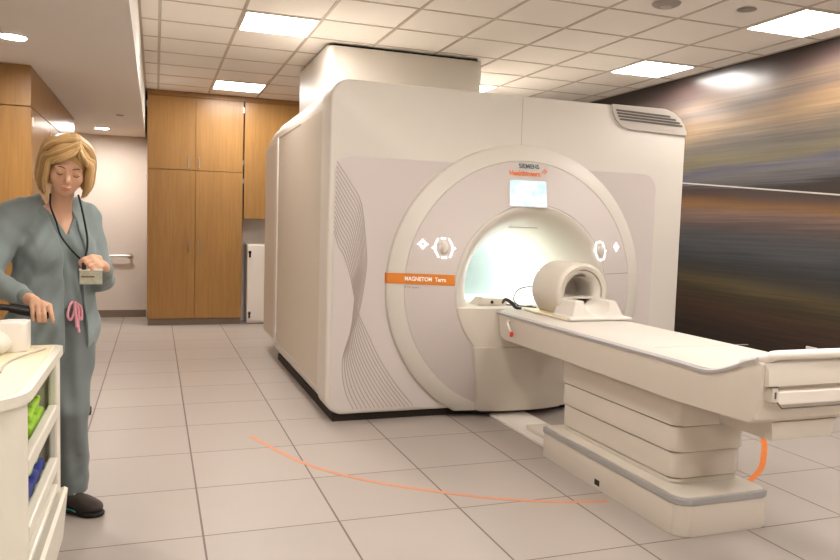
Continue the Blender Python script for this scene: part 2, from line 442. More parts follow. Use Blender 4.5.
# t-bar grid of the ceiling
GX0=.0265; GY0=5.936; T=.61
bm=bmesh.new()
i=-1
for i in range(0,9):
    x=GX0+T*i
    box(bm,(x-.012,-2.5,CEIL-.006),(x+.012,BACK,CEIL+.001))
for j in range(-14,9):
    y=GY0+T*j
    if y<-2.45 or y>BACK-.02: continue
    box(bm,(SX+.002,y-.009,CEIL-.0045),(RX-.002,y+.009,CEIL+.001))
box(bm,(SX,-2.5,CEIL-.008),(SX+.02,BACK,CEIL+.001)); box(bm,(RX-.02,-2.5,CEIL-.008),(RX,BACK,CEIL+.001))
tag(obj('ceiling_grid',bm,M['tbar']),kind='structure')

# square ceiling lights
def ceiling_light(i,j,label):
    x0=GX0+T*i; y0=GY0+T*j
    t=thing('ceiling_light',label,'ceiling light',(x0+T/2,y0+T/2,CEIL),'square lit ceiling panels')
    bm=bmesh.new()
    for lo,hi in (((x0+.013,y0+.011,CEIL-.012),(x0+T-.013,y0+.025,CEIL-.0005)),((x0+.013,y0+T-.025,CEIL-.012),(x0+T-.013,y0+T-.011,CEIL-.0005)),
                  ((x0+.013,y0+.025,CEIL-.012),(x0+.027,y0+T-.025,CEIL-.0005)),((x0+T-.027,y0+.025,CEIL-.012),(x0+T-.013,y0+T-.025,CEIL-.0005))): box(bm,lo,hi)
    obj('frame',bm,M['wallwhite'],t)
    obj('diffuser',B((x0+.027,y0+.025,CEIL-.008),(x0+T-.027,y0+T-.025,CEIL-.0015)),M['light'],t)
ceiling_light(1,0,'bright square ceiling light near the white shaft, left of it')
ceiling_light(1,5,'small far square ceiling light above the tall wooden cabinet')
ceiling_light(7,0,'square ceiling light beside the mural, the farther one above it')
ceiling_light(7,-3,'square ceiling light nearest the camera, at the right edge above the mural')
ceiling_light(5,3,'square ceiling light mostly hidden behind the white shaft')
for i,j in ((1,-5),(1,-10),(4,-7),(4,-11),(7,-7),(7,-11)):  # extra panels out of view, added to light the room
    if True:
        ceiling_light(i,j,'unseen square ceiling light added over the near part to light the room')

def downlight(x,y,label):
    t=thing('recessed_downlight',label,'ceiling light',(x,y,SOF),'round downlights in the soffit')
    bm=bmesh.new(); revolve(bm,[(.078,SOF-.0005),(.095,SOF-.0005),(.095,SOF-.006),(.082,SOF-.009),(.078,SOF-.006),(.078,SOF-.0005)],(x,y,0),'Z',32); obj('trim_ring',bm,M['wallwhite'],t,40)
    bm=bmesh.new(); revolve(bm,[(0.0001,SOF-.006),(.05,SOF-.006),(.078,SOF-.003),(.078,SOF-.0008),(0.0001,SOF-.0008)],(x,y,0),'Z',32); obj('lens',bm,M['down'],t,40)
downlight(-.837,5.243,'round downlight in the low ceiling at the upper left corner')
downlight(-.631,10.115,'small far round downlight above the handrail wall')
downlight(-.837,1.2,'unseen round downlight added in the low ceiling above the cart to light the room')  # extra downlight out of view, added for more light
bm=bmesh.new(); revolve(bm,[(.0001,SOF-.008),(.035,SOF-.008),(.042,SOF-.0005),(.0001,SOF-.0005)],(-.364,8.707,0),'Z',24)
tag(obj('soffit_sprinkler',bm,M['sprink'],None,40),'small dark sprinkler cap in the low white ceiling','sprinkler')
bm=bmesh.new(); revolve(bm,[(.0001,CEIL-.010),(.03,CEIL-.012),(.06,CEIL-.008),(.066,CEIL-.0065),(.0001,CEIL-.0065)],(3.969,4.32,0),'Z',28)
tag(obj('ceiling_sensor',bm,M['sprink'],None,40),'small round grey cap in the ceiling tile left of the near light','sensor')
t=thing('smoke_detector','wide round grey disc at the top edge of the ceiling','detector',(3.37,4.44,CEIL))
bm=bmesh.new(); revolve(bm,[(.0001,CEIL-.03),(.06,CEIL-.03),(.09,CEIL-.018),(.10,CEIL-.0065),(.0001,CEIL-.0065)],(3.37,4.44,0),'Z',36); obj('housing',bm,M['sprink'],t,40)
bm=bmesh.new(); revolve(bm,[(.0001,CEIL-.036),(.035,CEIL-.035),(.04,CEIL-.03),(.0001,CEIL-.03)],(3.37,4.44,0),'Z',24); obj('sensor_cap',bm,M['ventgrey'],t,40)

# mural on the right wall
tag(obj('wall_mural',B((RX-.012,-2.3,.02),(RX-.0005,BACK-.01,CEIL-.01),.003),M['mural']),'dark glossy mural of brown, tan and slate streaks covering the right wall','wall mural')

# ------------------------------------------------------------------ wooden cabinets
def pull(x,y,z0,z1,par):
    bm=bmesh.new()
    tube(bm,[(x,y-.028,z0),(x,y-.028,z1)],.005,8); tube(bm,[(x,y,z0+.015),(x,y-.028,z0+.015)],.004,8); tube(bm,[(x,y,z1-.015),(x,y-.028,z1-.015)],.004,8)
    return obj('handle',bm,M['metal'],par,60)
def hinge_bm(bm,x,y,z,face='Y'):
    if face=='Y': box(bm,(x-.012,y-.010,z-.035),(x+.012,y+.002,z+.035),.002,1)
    else: box(bm,(x-.002,y-.012,z-.035),(x+.010,y+.012,z+.035),.002,1)
CY=10.03
cab=thing('tall_storage_cabinet','tall honey wood cabinet with four doors against the back wall','cabinet',(.48,10.4,0))
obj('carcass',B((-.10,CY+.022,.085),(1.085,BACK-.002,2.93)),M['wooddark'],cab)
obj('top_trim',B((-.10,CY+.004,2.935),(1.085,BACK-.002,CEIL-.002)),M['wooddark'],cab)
obj('toe_kick',B((-.09,CY+.03,0),(1.075,BACK-.002,.085)),M['base'],cab)
for x0,x1,z0,z1,hx,hz in ((-.098,.481,2.01,2.93,.40,2.11),(.485,1.08,2.01,2.93,.525,2.11),(-.098,.481,.09,2.004,.40,1.04),(.485,1.08,.09,2.004,.525,1.04)):
    d=obj('door',B((x0,CY,z0),(x1,CY+.021,z1),.0025,1),M['wood'],cab)
    pull(hx,CY,hz-.07,hz+.07,d)
for sx in (-.103,1.087):
    for z in (2.82,2.14,1.9,1.1,.22):
        bm=bmesh.new(); box(bm,(sx-.008,CY-.006,z-.035),(sx+.008,CY+.02,z+.035),.002,1); obj('hinge',bm,M['metal'],cab)
wc=thing('wall_cabinet','honey wood wall cabinet hung right of the tall cabinet','cabinet',(1.8,10.4,1.4))
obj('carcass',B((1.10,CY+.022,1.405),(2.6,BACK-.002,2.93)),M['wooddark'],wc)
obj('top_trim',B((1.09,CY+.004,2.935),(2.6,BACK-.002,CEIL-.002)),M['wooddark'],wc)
d=obj('door',B((1.10,CY,1.408),(1.846,CY+.021,2.93),.0025,1),M['wood'],wc); pull(1.80,CY,1.5,1.64,d)
d=obj('door',B((1.85,CY,1.408),(2.6,CY+.021,2.93),.0025,1),M['wood'],wc); pull(1.90,CY,1.5,1.64,d)
wh=thing('white_floor_cabinet','low white cabinet with black latches under the wall cabinet','cabinet',(1.45,10.3,0))
obj('body',B((1.155,CY+.03,.012),(1.9,10.43,1.07),.006),M['white'],wh)
d=obj('door',B((1.16,CY+.012,.04),(1.9,CY+.03,1.055),.004),M['white'],wh)
for z in (.94,.125):
    bm=bmesh.new(); box(bm,(1.175,CY-.012,z-.045),(1.20,CY+.012,z+.045),.006); box(bm,(1.168,CY-.02,z+.01),(1.205,CY-.010,z+.035),.004); obj('latch',bm,M['black'],d)
obj('plinth',B((1.17,CY+.04,0),(1.88,10.42,.012)),M['base'],wh)
struct('trim_1',B((1.09,10.44,.0),(2.6,10.47,1.404)),M['wallwhite'])

# closet on the left, seen along its side
cl=thing('wooden_closet','honey wood closet block under the low ceiling at the left','closet',(-1.9,7.7,0))
LX=-.867; LY0=6.18; LY1=9.27
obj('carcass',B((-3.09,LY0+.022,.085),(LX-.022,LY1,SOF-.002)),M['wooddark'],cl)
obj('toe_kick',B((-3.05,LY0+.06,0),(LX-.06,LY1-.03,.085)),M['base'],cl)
obj('header_panel',B((-3.09,LY0,2.18),(LX,LY0+.021,SOF-.002),.002,1),M['wood'],cl)
obj('front_panel',B((-3.09,LY0,.09),(LX,LY0+.021,2.174),.002,1),M['wood'],cl)
obj('side_header',B((LX-.021,LY0+.022,2.18),(LX,LY1,SOF-.002),.002,1),M['wood'],cl)
ny=[LY0+.03,LY0+1.05,LY0+2.06,LY1]
for k in range(3):
    d=obj('door',B((LX-.021,ny[k]+.003,.09),(LX,ny[k+1]-.003,2.174),.002,1),M['wood'],cl)
    for z in (2.07,.3):
        bm=bmesh.new(); hinge_bm(bm,LX,ny[k]+.02,z,'X'); obj('hinge',bm,M['white'],d)
# handrail
hr=thing('wall_handrail','short brushed metal handrail on the pale back wall','handrail',(-.7,BACK,.85))
obj('bar',T_(spline([(-1.3,BACK-.07,.85),(-.6,BACK-.07,.85),(-.335,BACK-.07,.85),(-.325,BACK-.055,.85),(-.325,BACK-.01,.85)],5),.017,12),M['metal'],hr,60)
for x in (-.325,-1.25):
    bm=bmesh.new(); revolve(bm,[(.0001,BACK-.014),(.032,BACK-.014),(.038,BACK-.001),(.0001,BACK-.001)],(x,0,.85),'Y',24); obj('mount_plate',bm,M['metal'],hr,40)

# ------------------------------------------------------------------ scanner
RC=(2.55,.96); RR=1.04; FY=4.93
def ysurf(x,z):
    r=math.hypot(x-RC[0],z-RC[1])
    if r>RR: return FY
    if r>.92: return 4.895-.035*(1.03-r)/.11
    return 4.86-(.92-r)*.5
def drape(bm,off=.0025):
    for v in bm.verts: v.co.y=ysurf(v.co.x,v.co.z)-off+v.co.y
def clip_z(bm,z):
    bmesh.ops.bisect_plane(bm,geom=bm.verts[:]+bm.edges[:]+bm.faces[:],plane_co=(0,0,z),plane_no=(0,0,-1),clear_outer=True)
sc=thing('mri_scanner','large cream MRI scanner with a round bore opening and mauve front','MRI scanner',(2.56,6.4,0))
# housing lofted from rounded outlines
def loft(bm,secs):
    rows=[[bm.verts.new((x,y,z)) for x,z in pts] for y,pts in secs]
    for A,Bq in zip(rows,rows[1:]):
        n=len(A)
        for i in range(n): bm.faces.new((A[i],A[(i+1)%n],Bq[(i+1)%n],Bq[i]))
    return rows
bm=bmesh.new()
S=[]
for y,ins in ((4.93,.016),(4.9355,.008),(4.945,.002),(4.96,0)): S.append((y,rrect(1.10+ins,.06+ins,4.0-ins,2.36-ins,(.13,.1,.24,.13),10)))
S.append((5.19,rrect(1.10,.06,4.0,2.36,(.13,.1,.24,.13),10)))
S.append((5.2,rrect(1.118,.06,4.0,2.36,(.13,.1,.24,.15),10)))
S.append((7.33,rrect(1.118,.06,4.0,2.36,(.13,.1,.24,.15),10)))
rows=loft(bm,S)
bm.faces.new(rows[-1])
# front face with the hole for the ring
outer=[(v.co.x,v.co.z) for v in rows[0]]
nn=len(outer); inner=[]
for (x,z) in outer:
    a=math.atan2(z-.96,x-RC[0]); inner.append(a)
iv=[]
for a in inner:
    zz=RC[1]+.60*math.sin(a); iv.append(bm.verts.new((RC[0]+.60*math.cos(a),4.93,zz)))
for i in range(nn): bm.faces.new((rows[0][i],rows[0][(i+1)%nn],iv[(i+1)%nn],iv[i]))
obj('housing',bm,M['cream'],sc,35)
# rear section
bm=bmesh.new()
rr_=loft(bm,[(7.33,rrect(1.125,.15,3.98,2.345,(.08,.08,.2,.13),10)),(7.7,rrect(1.125,.155,3.98,2.33,(.08,.08,.2,.13),10)),(7.95,rrect(1.128,.165,3.97,2.30,(.08,.08,.2,.13),10)),(8.1,rrect(1.14,.18,3.96,2.26,(.08,.08,.2,.13),10)),(8.18,rrect(1.18,.22,3.92,2.2,(.08,.08,.2,.12),10))])
bm.faces.new(rr_[-1]); bm.faces.new(rr_[0][::-1])
obj('rear_housing',bm,M['cream'],sc,40)
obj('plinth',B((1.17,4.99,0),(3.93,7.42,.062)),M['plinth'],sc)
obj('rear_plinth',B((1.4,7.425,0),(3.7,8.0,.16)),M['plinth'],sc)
# side panels
d=obj('side_panel',B((1.106,5.205,.205),(1.13,6.04,2.185),.002,1),M['side'],sc)
d=obj('sliding_door',B((1.114,6.045,.215),(1.13,7.215,2.175),.002,1),M['side'],sc)
obj('door_slot',B((1.1125,6.045,2.176),(1.13,7.215,2.188)),M['seam'],sc)
obj('door_track',B((1.104,6.0,.196),(1.13,7.2,.212)),M['ventgrey'],sc)
obj('corner_post',B((1.100,7.218,.19),(1.135,7.34,2.19),.008),M['cream'],sc)
obj('rear_side_panel',B((1.112,7.345,.21),(1.13,8.09,2.15),.004),M['side'],sc)
# small screws on the post
for z in (.26,.30):
    bm=bmesh.new(); revolve(bm,[(.0001,1.0975),(.008,1.0985),(.009,1.10)],(0,7.26,z),'X',10)
    obj('post_screw',bm,M['metal'],sc)
# mauve skin
bm=bmesh.new(); ol=rrect(1.135,.088,3.73,1.845,(.11,.08,.12,.13),8)
def subd(pts,m=8):
    out=[]
    for a,b_ in zip(pts,pts[1:]+pts[:1]):
        L=math.hypot(a[0]-b_[0],a[1]-b_[1]); k=max(1,int(L/.12))
        out+=[(a[0]+(b_[0]-a[0])*i/k,a[1]+(b_[1]-a[1])*i/k) for i in range(k)]
    return out
ol=subd(ol)
o1=[bm.verts.new((x,4.9255,z)) for x,z in ol]; o2=[bm.verts.new((x,4.9335,z)) for x,z in ol]
iv=[]
for x,z in ol:
    a=math.atan2(z-RC[1],x-RC[0]); iv.append(bm.verts.new((RC[0]+.70*math.cos(a),4.9255,RC[1]+.70*math.sin(a))))
for i in range(len(ol)):
    j=(i+1)%len(ol); bm.faces.new((o1[i],o1[j],iv[j],iv[i])); bm.faces.new((o1[i],o1[j],o2[j],o2[i]))
# keep the disc area free
obj('front_skin',bm,M['mauve'],sc,35)
# wave relief of fine lines
WA=[(1.124,1.798),(1.245,1.67),(1.325,1.531),(1.364,1.272),(1.373,1.071),(1.323,.758),(1.243,.551),(1.218,.405),(1.243,.228),(1.304,.098)]
WB=[(1.140,1.334),(1.171,1.24),(1.214,1.166),(1.26,1.036),(1.283,.932),(1.323,.779),(1.399,.617),(1.491,.438),(1.614,.254),(1.747,.098)]
WA[0]=(1.150,1.805)
bm=bmesh.new()
for k in range(15):
    f=k/14; P=[((1-f)*a[0]+f*b[0],4.9248,(1-f)*a[1]+f*b[1]) for a,b in zip(WA,WB)]
    P[0]=(max(1.142,P[0][0]),P[0][1],P[0][2])
    for q,am in ((4,-.012),(5,-.036),(6,-.034),(7,-.02)): P[q]=(P[q][0]+am*math.sin(PI*f),P[q][1],P[q][2])
    pts=spline(P,7)
    prev=None
    vs=[]
    for i,p in enumerate(pts):
        a=Vector(pts[max(0,i-1)]); b_=Vector(pts[min(len(pts)-1,i+1)]); dd=(b_-a).normalized(); nrm=Vector((-dd.z,0,dd.x))*.0032
        p=Vector(p); vs.append((bm.verts.new(p+nrm),bm.verts.new(p-Vector((0,.002,0))),bm.verts.new(p-nrm)))
    for A,Bq in zip(vs,vs[1:]):
        bm.faces.new((A[0],A[1],Bq[1],Bq[0])); bm.faces.new((A[1],A[2],Bq[2],Bq[1]))
obj('wave_relief',bm,M['groove'],sc,60)
# drum: cream band, mauve dish, funnel, bore
bm=bmesh.new(); revolve(bm,[(RR,4.935),(1.038,4.905),(1.03,4.893),(.93,4.861),(.922,4.858),(.918,4.862)],(RC[0],0,RC[1]),'Y',160); clip_z(bm,.052); obj('ring_band',bm,M['cream'],sc,50)
bm=bmesh.new(); revolve(bm,[(.918,4.864),(.917,4.8585),(.62,4.71),(.604,4.702),(.600,4.706)],(RC[0],0,RC[1]),'Y',160); clip_z(bm,.056); obj('dish',bm,M['mauve'],sc,50)
bm=bmesh.new(); revolve(bm,[(.600,4.708),(.597,4.698),(.585,4.695),(.545,4.72),(.50,4.78),(.455,4.88),(.42,5.0),(.395,5.15),(.385,5.3)],(RC[0],0,RC[1]),'Y',128); clip_z(bm,.556); obj('bore_funnel',bm,M['cream'],sc,60)
bm=bmesh.new(); revolve(bm,[(.385,5.3),(.389,5.304),(.425,5.305),(.425,6.0),(.425,8.15)],(RC[0],0,RC[1]),'Y',96); obj('bore_tube',bm,M['borewhite'],sc,40)
bm=bmesh.new(); revolve(bm,[(.425,6.9),(.30,6.93),(.0001,6.95)],(RC[0],0,RC[1]),'Y',64); obj('bore_end_cover',bm,M['borewhite'],sc,60)
bm=bmesh.new(); revolve(bm,[(.4245,5.31),(.418,5.312),(.418,5.368),(.4245,5.37)],(RC[0],0,RC[1]),'Y',72); obj('bore_lamp',bm,M['bore_light'],sc,50)
bm=bmesh.new(); box(bm,(2.50,4.80,1.462),(2.55,4.83,1.47),.002); obj('bore_lens',bm,M['ventgrey'],sc)
obj('bore_camera_visor',B((2.28,4.885,1.395),(2.82,4.89,1.4),.001,1),M['groove'],sc)
# seams
def ribbon(pts,w,off=.003,mat='seam',name='seam_line'):
    bm=bmesh.new(); vs=[]
    for i,p in enumerate(pts):
        a=Vector((pts[max(0,i-1)][0],0,pts[max(0,i-1)][1])); b_=Vector((pts[min(len(pts)-1,i+1)][0],0,pts[min(len(pts)-1,i+1)][1])); dd=(b_-a).normalized()
        nrm=Vector((-dd.z,0,dd.x))*w/2; q=Vector((p[0],0,p[1]))
        vs.append((bm.verts.new(q+nrm),bm.verts.new(q-nrm)))
    for A,Bq in zip(vs,vs[1:]): bm.faces.new((A[0],A[1],Bq[1],Bq[0]))
    drape(bm,off); return obj(name,bm,M[mat],sc)
ribbon([(2.53,2.0+.1*i) for i in range(4)]+[(2.53,2.344)],.004,.0015,'groove')
ribbon([(3.155+.0375*i,1.07) for i in range(9)],.005,.002)
# orange bar with the printed name
def patch(x0,x1,z0,z1,nx,nz,off,mat,name,edge=None):
    bm=bmesh.new(); g=[[bm.verts.new((x0+(x1-x0)*i/nx+(0 if edge is None else edge*(z1-z0)*(j/nz-1)*-1),0,z0+(z1-z0)*j/nz)) for j in range(nz+1)] for i in range(nx+1)]
    for i in range(nx):
        for j in range(nz): bm.faces.new((g[i][j],g[i+1][j],g[i+1][j+1],g[i][j+1]))
    drape(bm,off); return obj(name,bm,M[mat],sc)
patch(1.508,1.945,.982,1.056,60,2,.0035,'orange','name_bar')
def subdiv_text(bm):
    return bm
def lettering(body,x,z,size,width,mat,bold=.02,off=.005,slope=0):
    bm=text_bm(body,size,width,bold)
    for v in bm.verts: v.co=Vector((v.co.x+x,0,v.co.z+z+slope*v.co.x))
    drape(bm,off); return obj('lettering',bm,M[mat],sc)
lettering('MAGNETOM  Terra',1.632,1.006,.040,.258,'textwhite',.03)
lettering('A Tim System',1.632,.955,.018,.09,'textfaint',.01)
lettering('SIEMENS',2.472,1.826,.046,.165,'textgrey',.03)
lettering('Healthineers',2.388,1.770,.052,.245,'textor',.03)
for dx,dz,s in ((0,0,.010),(.018,.012,.008),(.018,-.012,.008),(.034,.02,.006),(.034,0,.007),(.034,-.02,.006)):
    pass
bm=bmesh.new()
for dx,dz,s in ((0,0,.007),(.014,.012,.007),(.014,-.008,.006),(.028,.022,.006),(.028,.004,.008),(.04,.012,.005)):
    x,z=2.655+dx,1.802+dz
    vs=[bm.verts.new((x+s*math.cos(a*PI/4),0,z+s*math.sin(a*PI/4))) for a in range(8)]; bm.faces.new(vs)
drape(bm,.005); obj('logo_dots',bm,M['textor'],sc)
# display
patch(2.372,2.678,1.540,1.742,6,6,.006,'mauve','display_frame',-.19)
patch(2.380,2.668,1.548,1.733,6,6,.0085,'screen','display',-.19)
# control knobs with lit rings
def knob_cluster(x,z,big=True):
    if big:
        y=ysurf(x,z)
        bm=bmesh.new()
        for v in range(1): revolve(bm,[(.0001,y-.030),(.022,y-.028),(.032,y-.018),(.035,y+.012)],(x,0,z),'Y',24)
        for v in bm.verts: v.co.z=z+(v.co.z-z)*1.25
        obj('control_knob',bm,M['cream'],sc,60)
        bm=bmesh.new()
        for sg in (-1,1):
            pts=[(x+sg*(.034+.022*math.sin(t*PI)),z-.065+.13*t) for t in [i/10 for i in range(11)]]
            vs=[]
            for px,pz in pts: vs.append((bm.verts.new((px-.0035,0,pz)),bm.verts.new((px+.0035,0,pz))))
            for A,Bq in zip(vs,vs[1:]): bm.faces.new((A[0],A[1],Bq[1],Bq[0]))
            for zz in (-.066,.066):
                q=[bm.verts.new((x+a*.014,0,z+zz+b*.005)) for a,b in ((-1,-1),(1,-1),(1,1),(-1,1))]
                if sg==1: bm.faces.new(q)
                else: [bm.verts.remove(v) for v in q]
            q=[bm.verts.new((x+sg*(.065+a*.010),0,z+b*.004)) for a,b in ((-1,-1),(1,-1),(1,1),(-1,1))]; bm.faces.new(q)
        drape(bm,.006); obj('knob_light',bm,M['led'],sc)
    else:
        bm=bmesh.new(); n=24
        a=[bm.verts.new((x+.022*math.cos(2*PI*i/n),0,z+.022*math.sin(2*PI*i/n))) for i in range(n)]
        b_=[bm.verts.new((x+.012*math.cos(2*PI*i/n),0,z+.012*math.sin(2*PI*i/n))) for i in range(n)]
        for i in range(n): bm.faces.new((a[i],a[(i+1)%n],b_[(i+1)%n],b_[i]))
        for k in range(4):
            c_,s_=math.cos(k*PI/2),math.sin(k*PI/2)
            q=[bm.verts.new((x+c_*u-s_*w,0,z+s_*u+c_*w)) for u,w in ((.024,-.004),(.033,-.004),(.033,.004),(.024,.004))]; bm.faces.new(q)
        drape(bm,.006); obj('button_light',bm,M['led'],sc)
        y=ysurf(x,z); bm=bmesh.new(); revolve(bm,[(.0001,y-.012),(.008,y-.011),(.010,y+.006)],(x,0,z),'Y',16); obj('round_button',bm,M['ventgrey'],sc,60)
knob_cluster(1.878,1.239); knob_cluster(1.746,1.262,False); knob_cluster(3.103,1.241); knob_cluster(3.309,1.271,False)
# apron below the bore
def arc_plan(x0,x1,yb,yf,n=20,r=.10):
    pts=[]
    xc=(x0+x1)/2; hw=(x1-x0)/2
    for i in range(n+1):
        u=-1+2*i/n
        y=yf+(yb-yf)*(abs(u)**3.0)
        pts.append((xc+hw*u,y))
    return pts
def plan(x0,x1,yb,ys_,yf,n=18):
    xc=(x0+x1)/2; hw=(x1-x0)/2; r=.02
    return [(x0,yb),(x0,ys_+r),(x0+r*.3,ys_+r*.3)]+[(xc+(hw-r)*(-1+2*i/n),yf+(ys_-yf)*(abs(-1+2*i/n)**2.2)) for i in range(n+1)]+[(x1-r*.3,ys_+r*.3),(x1,ys_+r),(x1,yb)]
bm=bmesh.new(); secs=[]
for z,x0,x1,ys_,yf in ((.045,2.24,2.88,4.86,4.82),(.055,2.215,2.90,4.835,4.785),(.09,2.205,2.905,4.815,4.765),(.20,2.185,2.915,4.78,4.74),(.21,2.183,2.917,4.775,4.735),(.548,2.095,3.005,4.672,4.635),(.552,2.10,3.0,4.677,4.64)):
    secs.append([bm.verts.new((x,y,z)) for x,y in plan(x0,x1,4.925,ys_,yf)])
for A,Bq in zip(secs,secs[1:]):
    for i in range(len(A)-1): bm.faces.new((A[i],A[i+1],Bq[i+1],Bq[i]))
bm.faces.new(secs[0]); bm.faces.new(secs[-1][::-1])
obj('lower_apron',bm,M['cream_matte'],sc,35)
bm=bmesh.new(); secs=[]
for k in range(9):
    z=.554+(.826-.554)*k/8; hw=math.sqrt(.606**2-(RC[1]-z)**2)
    secs.append([bm.verts.new((x,y,z)) for x,y in plan(RC[0]-hw,RC[0]+hw,4.80,4.680,4.637)])
hw-=.012; secs.append([bm.verts.new((x,y,.833)) for x,y in plan(RC[0]-hw,RC[0]+hw,4.80,4.69,4.647)])
for A,Bq in zip(secs,secs[1:]):
    for i in range(len(A)-1): bm.faces.new((A[i],A[i+1],Bq[i+1],Bq[i]))
bk=[bm.verts.new((2.90,5.6,.833)),bm.verts.new((2.20,5.6,.833))]
bm.faces.new(secs[-1]+bk); bm.faces.new(secs[0])
obj('upper_apron',bm,M['cream_matte'],sc,35)
# air vent at the top right corner
VO=[(3.290,2.361),(3.298,2.301),(3.328,2.243),(3.385,2.198),(3.459,2.178),(4.003,2.165),(3.993,2.20),(3.965,2.255),(3.925,2.30),(3.87,2.338),(3.80,2.358),(3.76,2.3625)]
vt=obj('air_vent',(lambda b:(prism(b,VO,'Y',4.918,4.9345,.003,1),b)[1])(bmesh.new()),M['ventgrey'],sc,40)
bm=bmesh.new()
for k,(z0,xa,xb) in enumerate(((2.318,3.325,3.83),(2.296,3.333,3.885),(2.274,3.345,3.925),(2.252,3.36,3.95))):
    zr=z0-.012
    prism(bm,[(xa,z0-.007),(xb,zr-.009),(xb-.01,zr+.006),(xa,z0+.007)],'Y',4.9145,4.9185)
obj('vent_slot',bm,M['ventdark'],vt)
bm=bmesh.new(); x=3.66
for w in (.05,.03,.035,.03,.045):
    box(bm,(x,4.916,2.198-(x-3.66)*.02),(x+w,4.9185,2.210-(x-3.66)*.02)); x+=w+.012
obj('vent_print',bm,M['tbar'],vt)
# shaft from scanner top to the ceiling
sh=thing('cream_service_shaft','cream boxed shaft rising from the scanner top to the ceiling','service shaft',(2.2,7.3,2.3605))
bm=bmesh.new(); prism(bm,rrect(1.44,6.62,2.945,8.0,(.07,.03,.03,.03),6),'Z',2.3605,CEIL-.028,.0,1); obj('shaft_casing',bm,M['cream'],sh,40)
bm=bmesh.new(); prism(bm,rrect(1.47,6.65,2.915,7.97,.03,4),'Z',CEIL-.029,CEIL-.007); obj('top_gap_liner',bm,M['plinth'],sh)

# ------------------------------------------------------------------ patient table
tb=thing('patient_table','long cream patient table on a stepped column, reaching into the scanner','patient table',(2.55,3.3,0))
bm=bmesh.new(); prism(bm,rrect(2.25,2.67,2.77,3.95,(.075,.045,.03,.03),8),'Z',.0,.147,.004,1); obj('base',bm,M['table'],tb,40)
bm=bmesh.new(); prism(bm,rrect(2.246,2.666,2.774,3.955,(.077,.047,.03,.03),8),'Z',.148,.178,.004,1); obj('base_trim_strip',bm,M['stripgrey'],tb,40)
bm=bmesh.new(); prism(bm,rrect(2.262,2.682,2.758,3.94,(.066,.037,.03,.03),8),'Z',.178,.184,.003,1); obj('base_cover',bm,M['table'],tb,40)
obj('base_socket',B((2.2475,3.315,.02),(2.252,3.36,.05)),M['black'],tb)
for z0,z1,d in ((.184,.215,0),(.215,.345,.007),(.345,.475,.017),(.475,.63,.028)):
    bm=bmesh.new(); prism(bm,rrect(2.340-d*.6,2.845-d,2.745+d*.8,3.86+d*.5,(.05,.05,.03,.03),6),'Z',z0,z1-.007,.007,2); obj('column_section',bm,M['table'],tb,40)
bm=bmesh.new(); prism(bm,rrect(2.348,2.853,2.737,3.85,.04,5),'Z',.185,.62); obj('column_gap_shadow',bm,M['seam'],tb,40)  # dark core colour paints the shadow in the gaps between column sections
# carriage body: side outline swept across
prof=[(4.65,.797),(4.60,.64),(4.55,.622),(2.75,.622),(2.31,.632),(2.275,.655),(2.262,.74),(2.250,.80),(2.252,.885),(2.275,.895),(2.33,.875),(2.42,.835),(2.50,.808),(2.58,.797)]
bm=bmesh.new(); prism(bm,prof,'X',2.256,2.862,.012,3); obj('carriage_body',bm,M['table'],tb,30)
# rim strip following the upper edge on each side
def rim(xa,name='side_rim'):
    P=[(4.69,.800),(4.0,.800),(3.2,.800),(2.74,.800),(2.60,.797),(2.52,.806),(2.43,.836),(2.34,.876),(2.28,.898)]
    pts=spline([(xa,a,b) for a,b in P],6)
    bm=bmesh.new(); secs=[]
    for p in pts:
        secs.append([bm.verts.new((p[0]+dx,p[1],p[2]+dz)) for dx,dz in ((-.006,-.008),(.006,-.008),(.010,.006),(.002,.011),(-.008,.004))])
    for A,Bq in zip(secs,secs[1:]):
        for i in range(5): bm.faces.new((A[i],A[(i+1)%5],Bq[(i+1)%5],Bq[i]))
    bm.faces.new(secs[0]); bm.faces.new(secs[-1][::-1])
    return obj(name,bm,M['whitegrey'],tb,50)
rim(2.254); rim(2.864)
bm=bmesh.new()
secs=[]
for y,dz in ((4.70,0),(4.69,.002),(3.5,.002),(2.75,.002),(2.64,.0),(2.56,.002),(2.48,.014),(2.41,.036),(2.33,.066),(2.29,.08)):
    row=[]
    for i in range(13):
        u=-1+i/6; x=2.56+.292*u
        row.append(bm.verts.new((x,y,.812+dz+.022*(1-abs(u)**6) if abs(u)<.99 else .808+dz)))
    row+= [bm.verts.new((2.85,y,.797+dz)),bm.verts.new((2.27,y,.797+dz))]
    secs.append(row)
for A,Bq in zip(secs,secs[1:]):
    n=len(A)
    for i in range(n): bm.faces.new((A[i],A[(i+1)%n],Bq[(i+1)%n],Bq[i]))
bm.faces.new(secs[0]); bm.faces.new(secs[-1][::-1])
mt=obj('mattress',bm,M['mattress'],tb,35)
bm=bmesh.new(); box(bm,(2.275,2.945,.8355),(2.845,2.95,.8365)); obj('mattress_seam',bm,M['tbar'],mt)
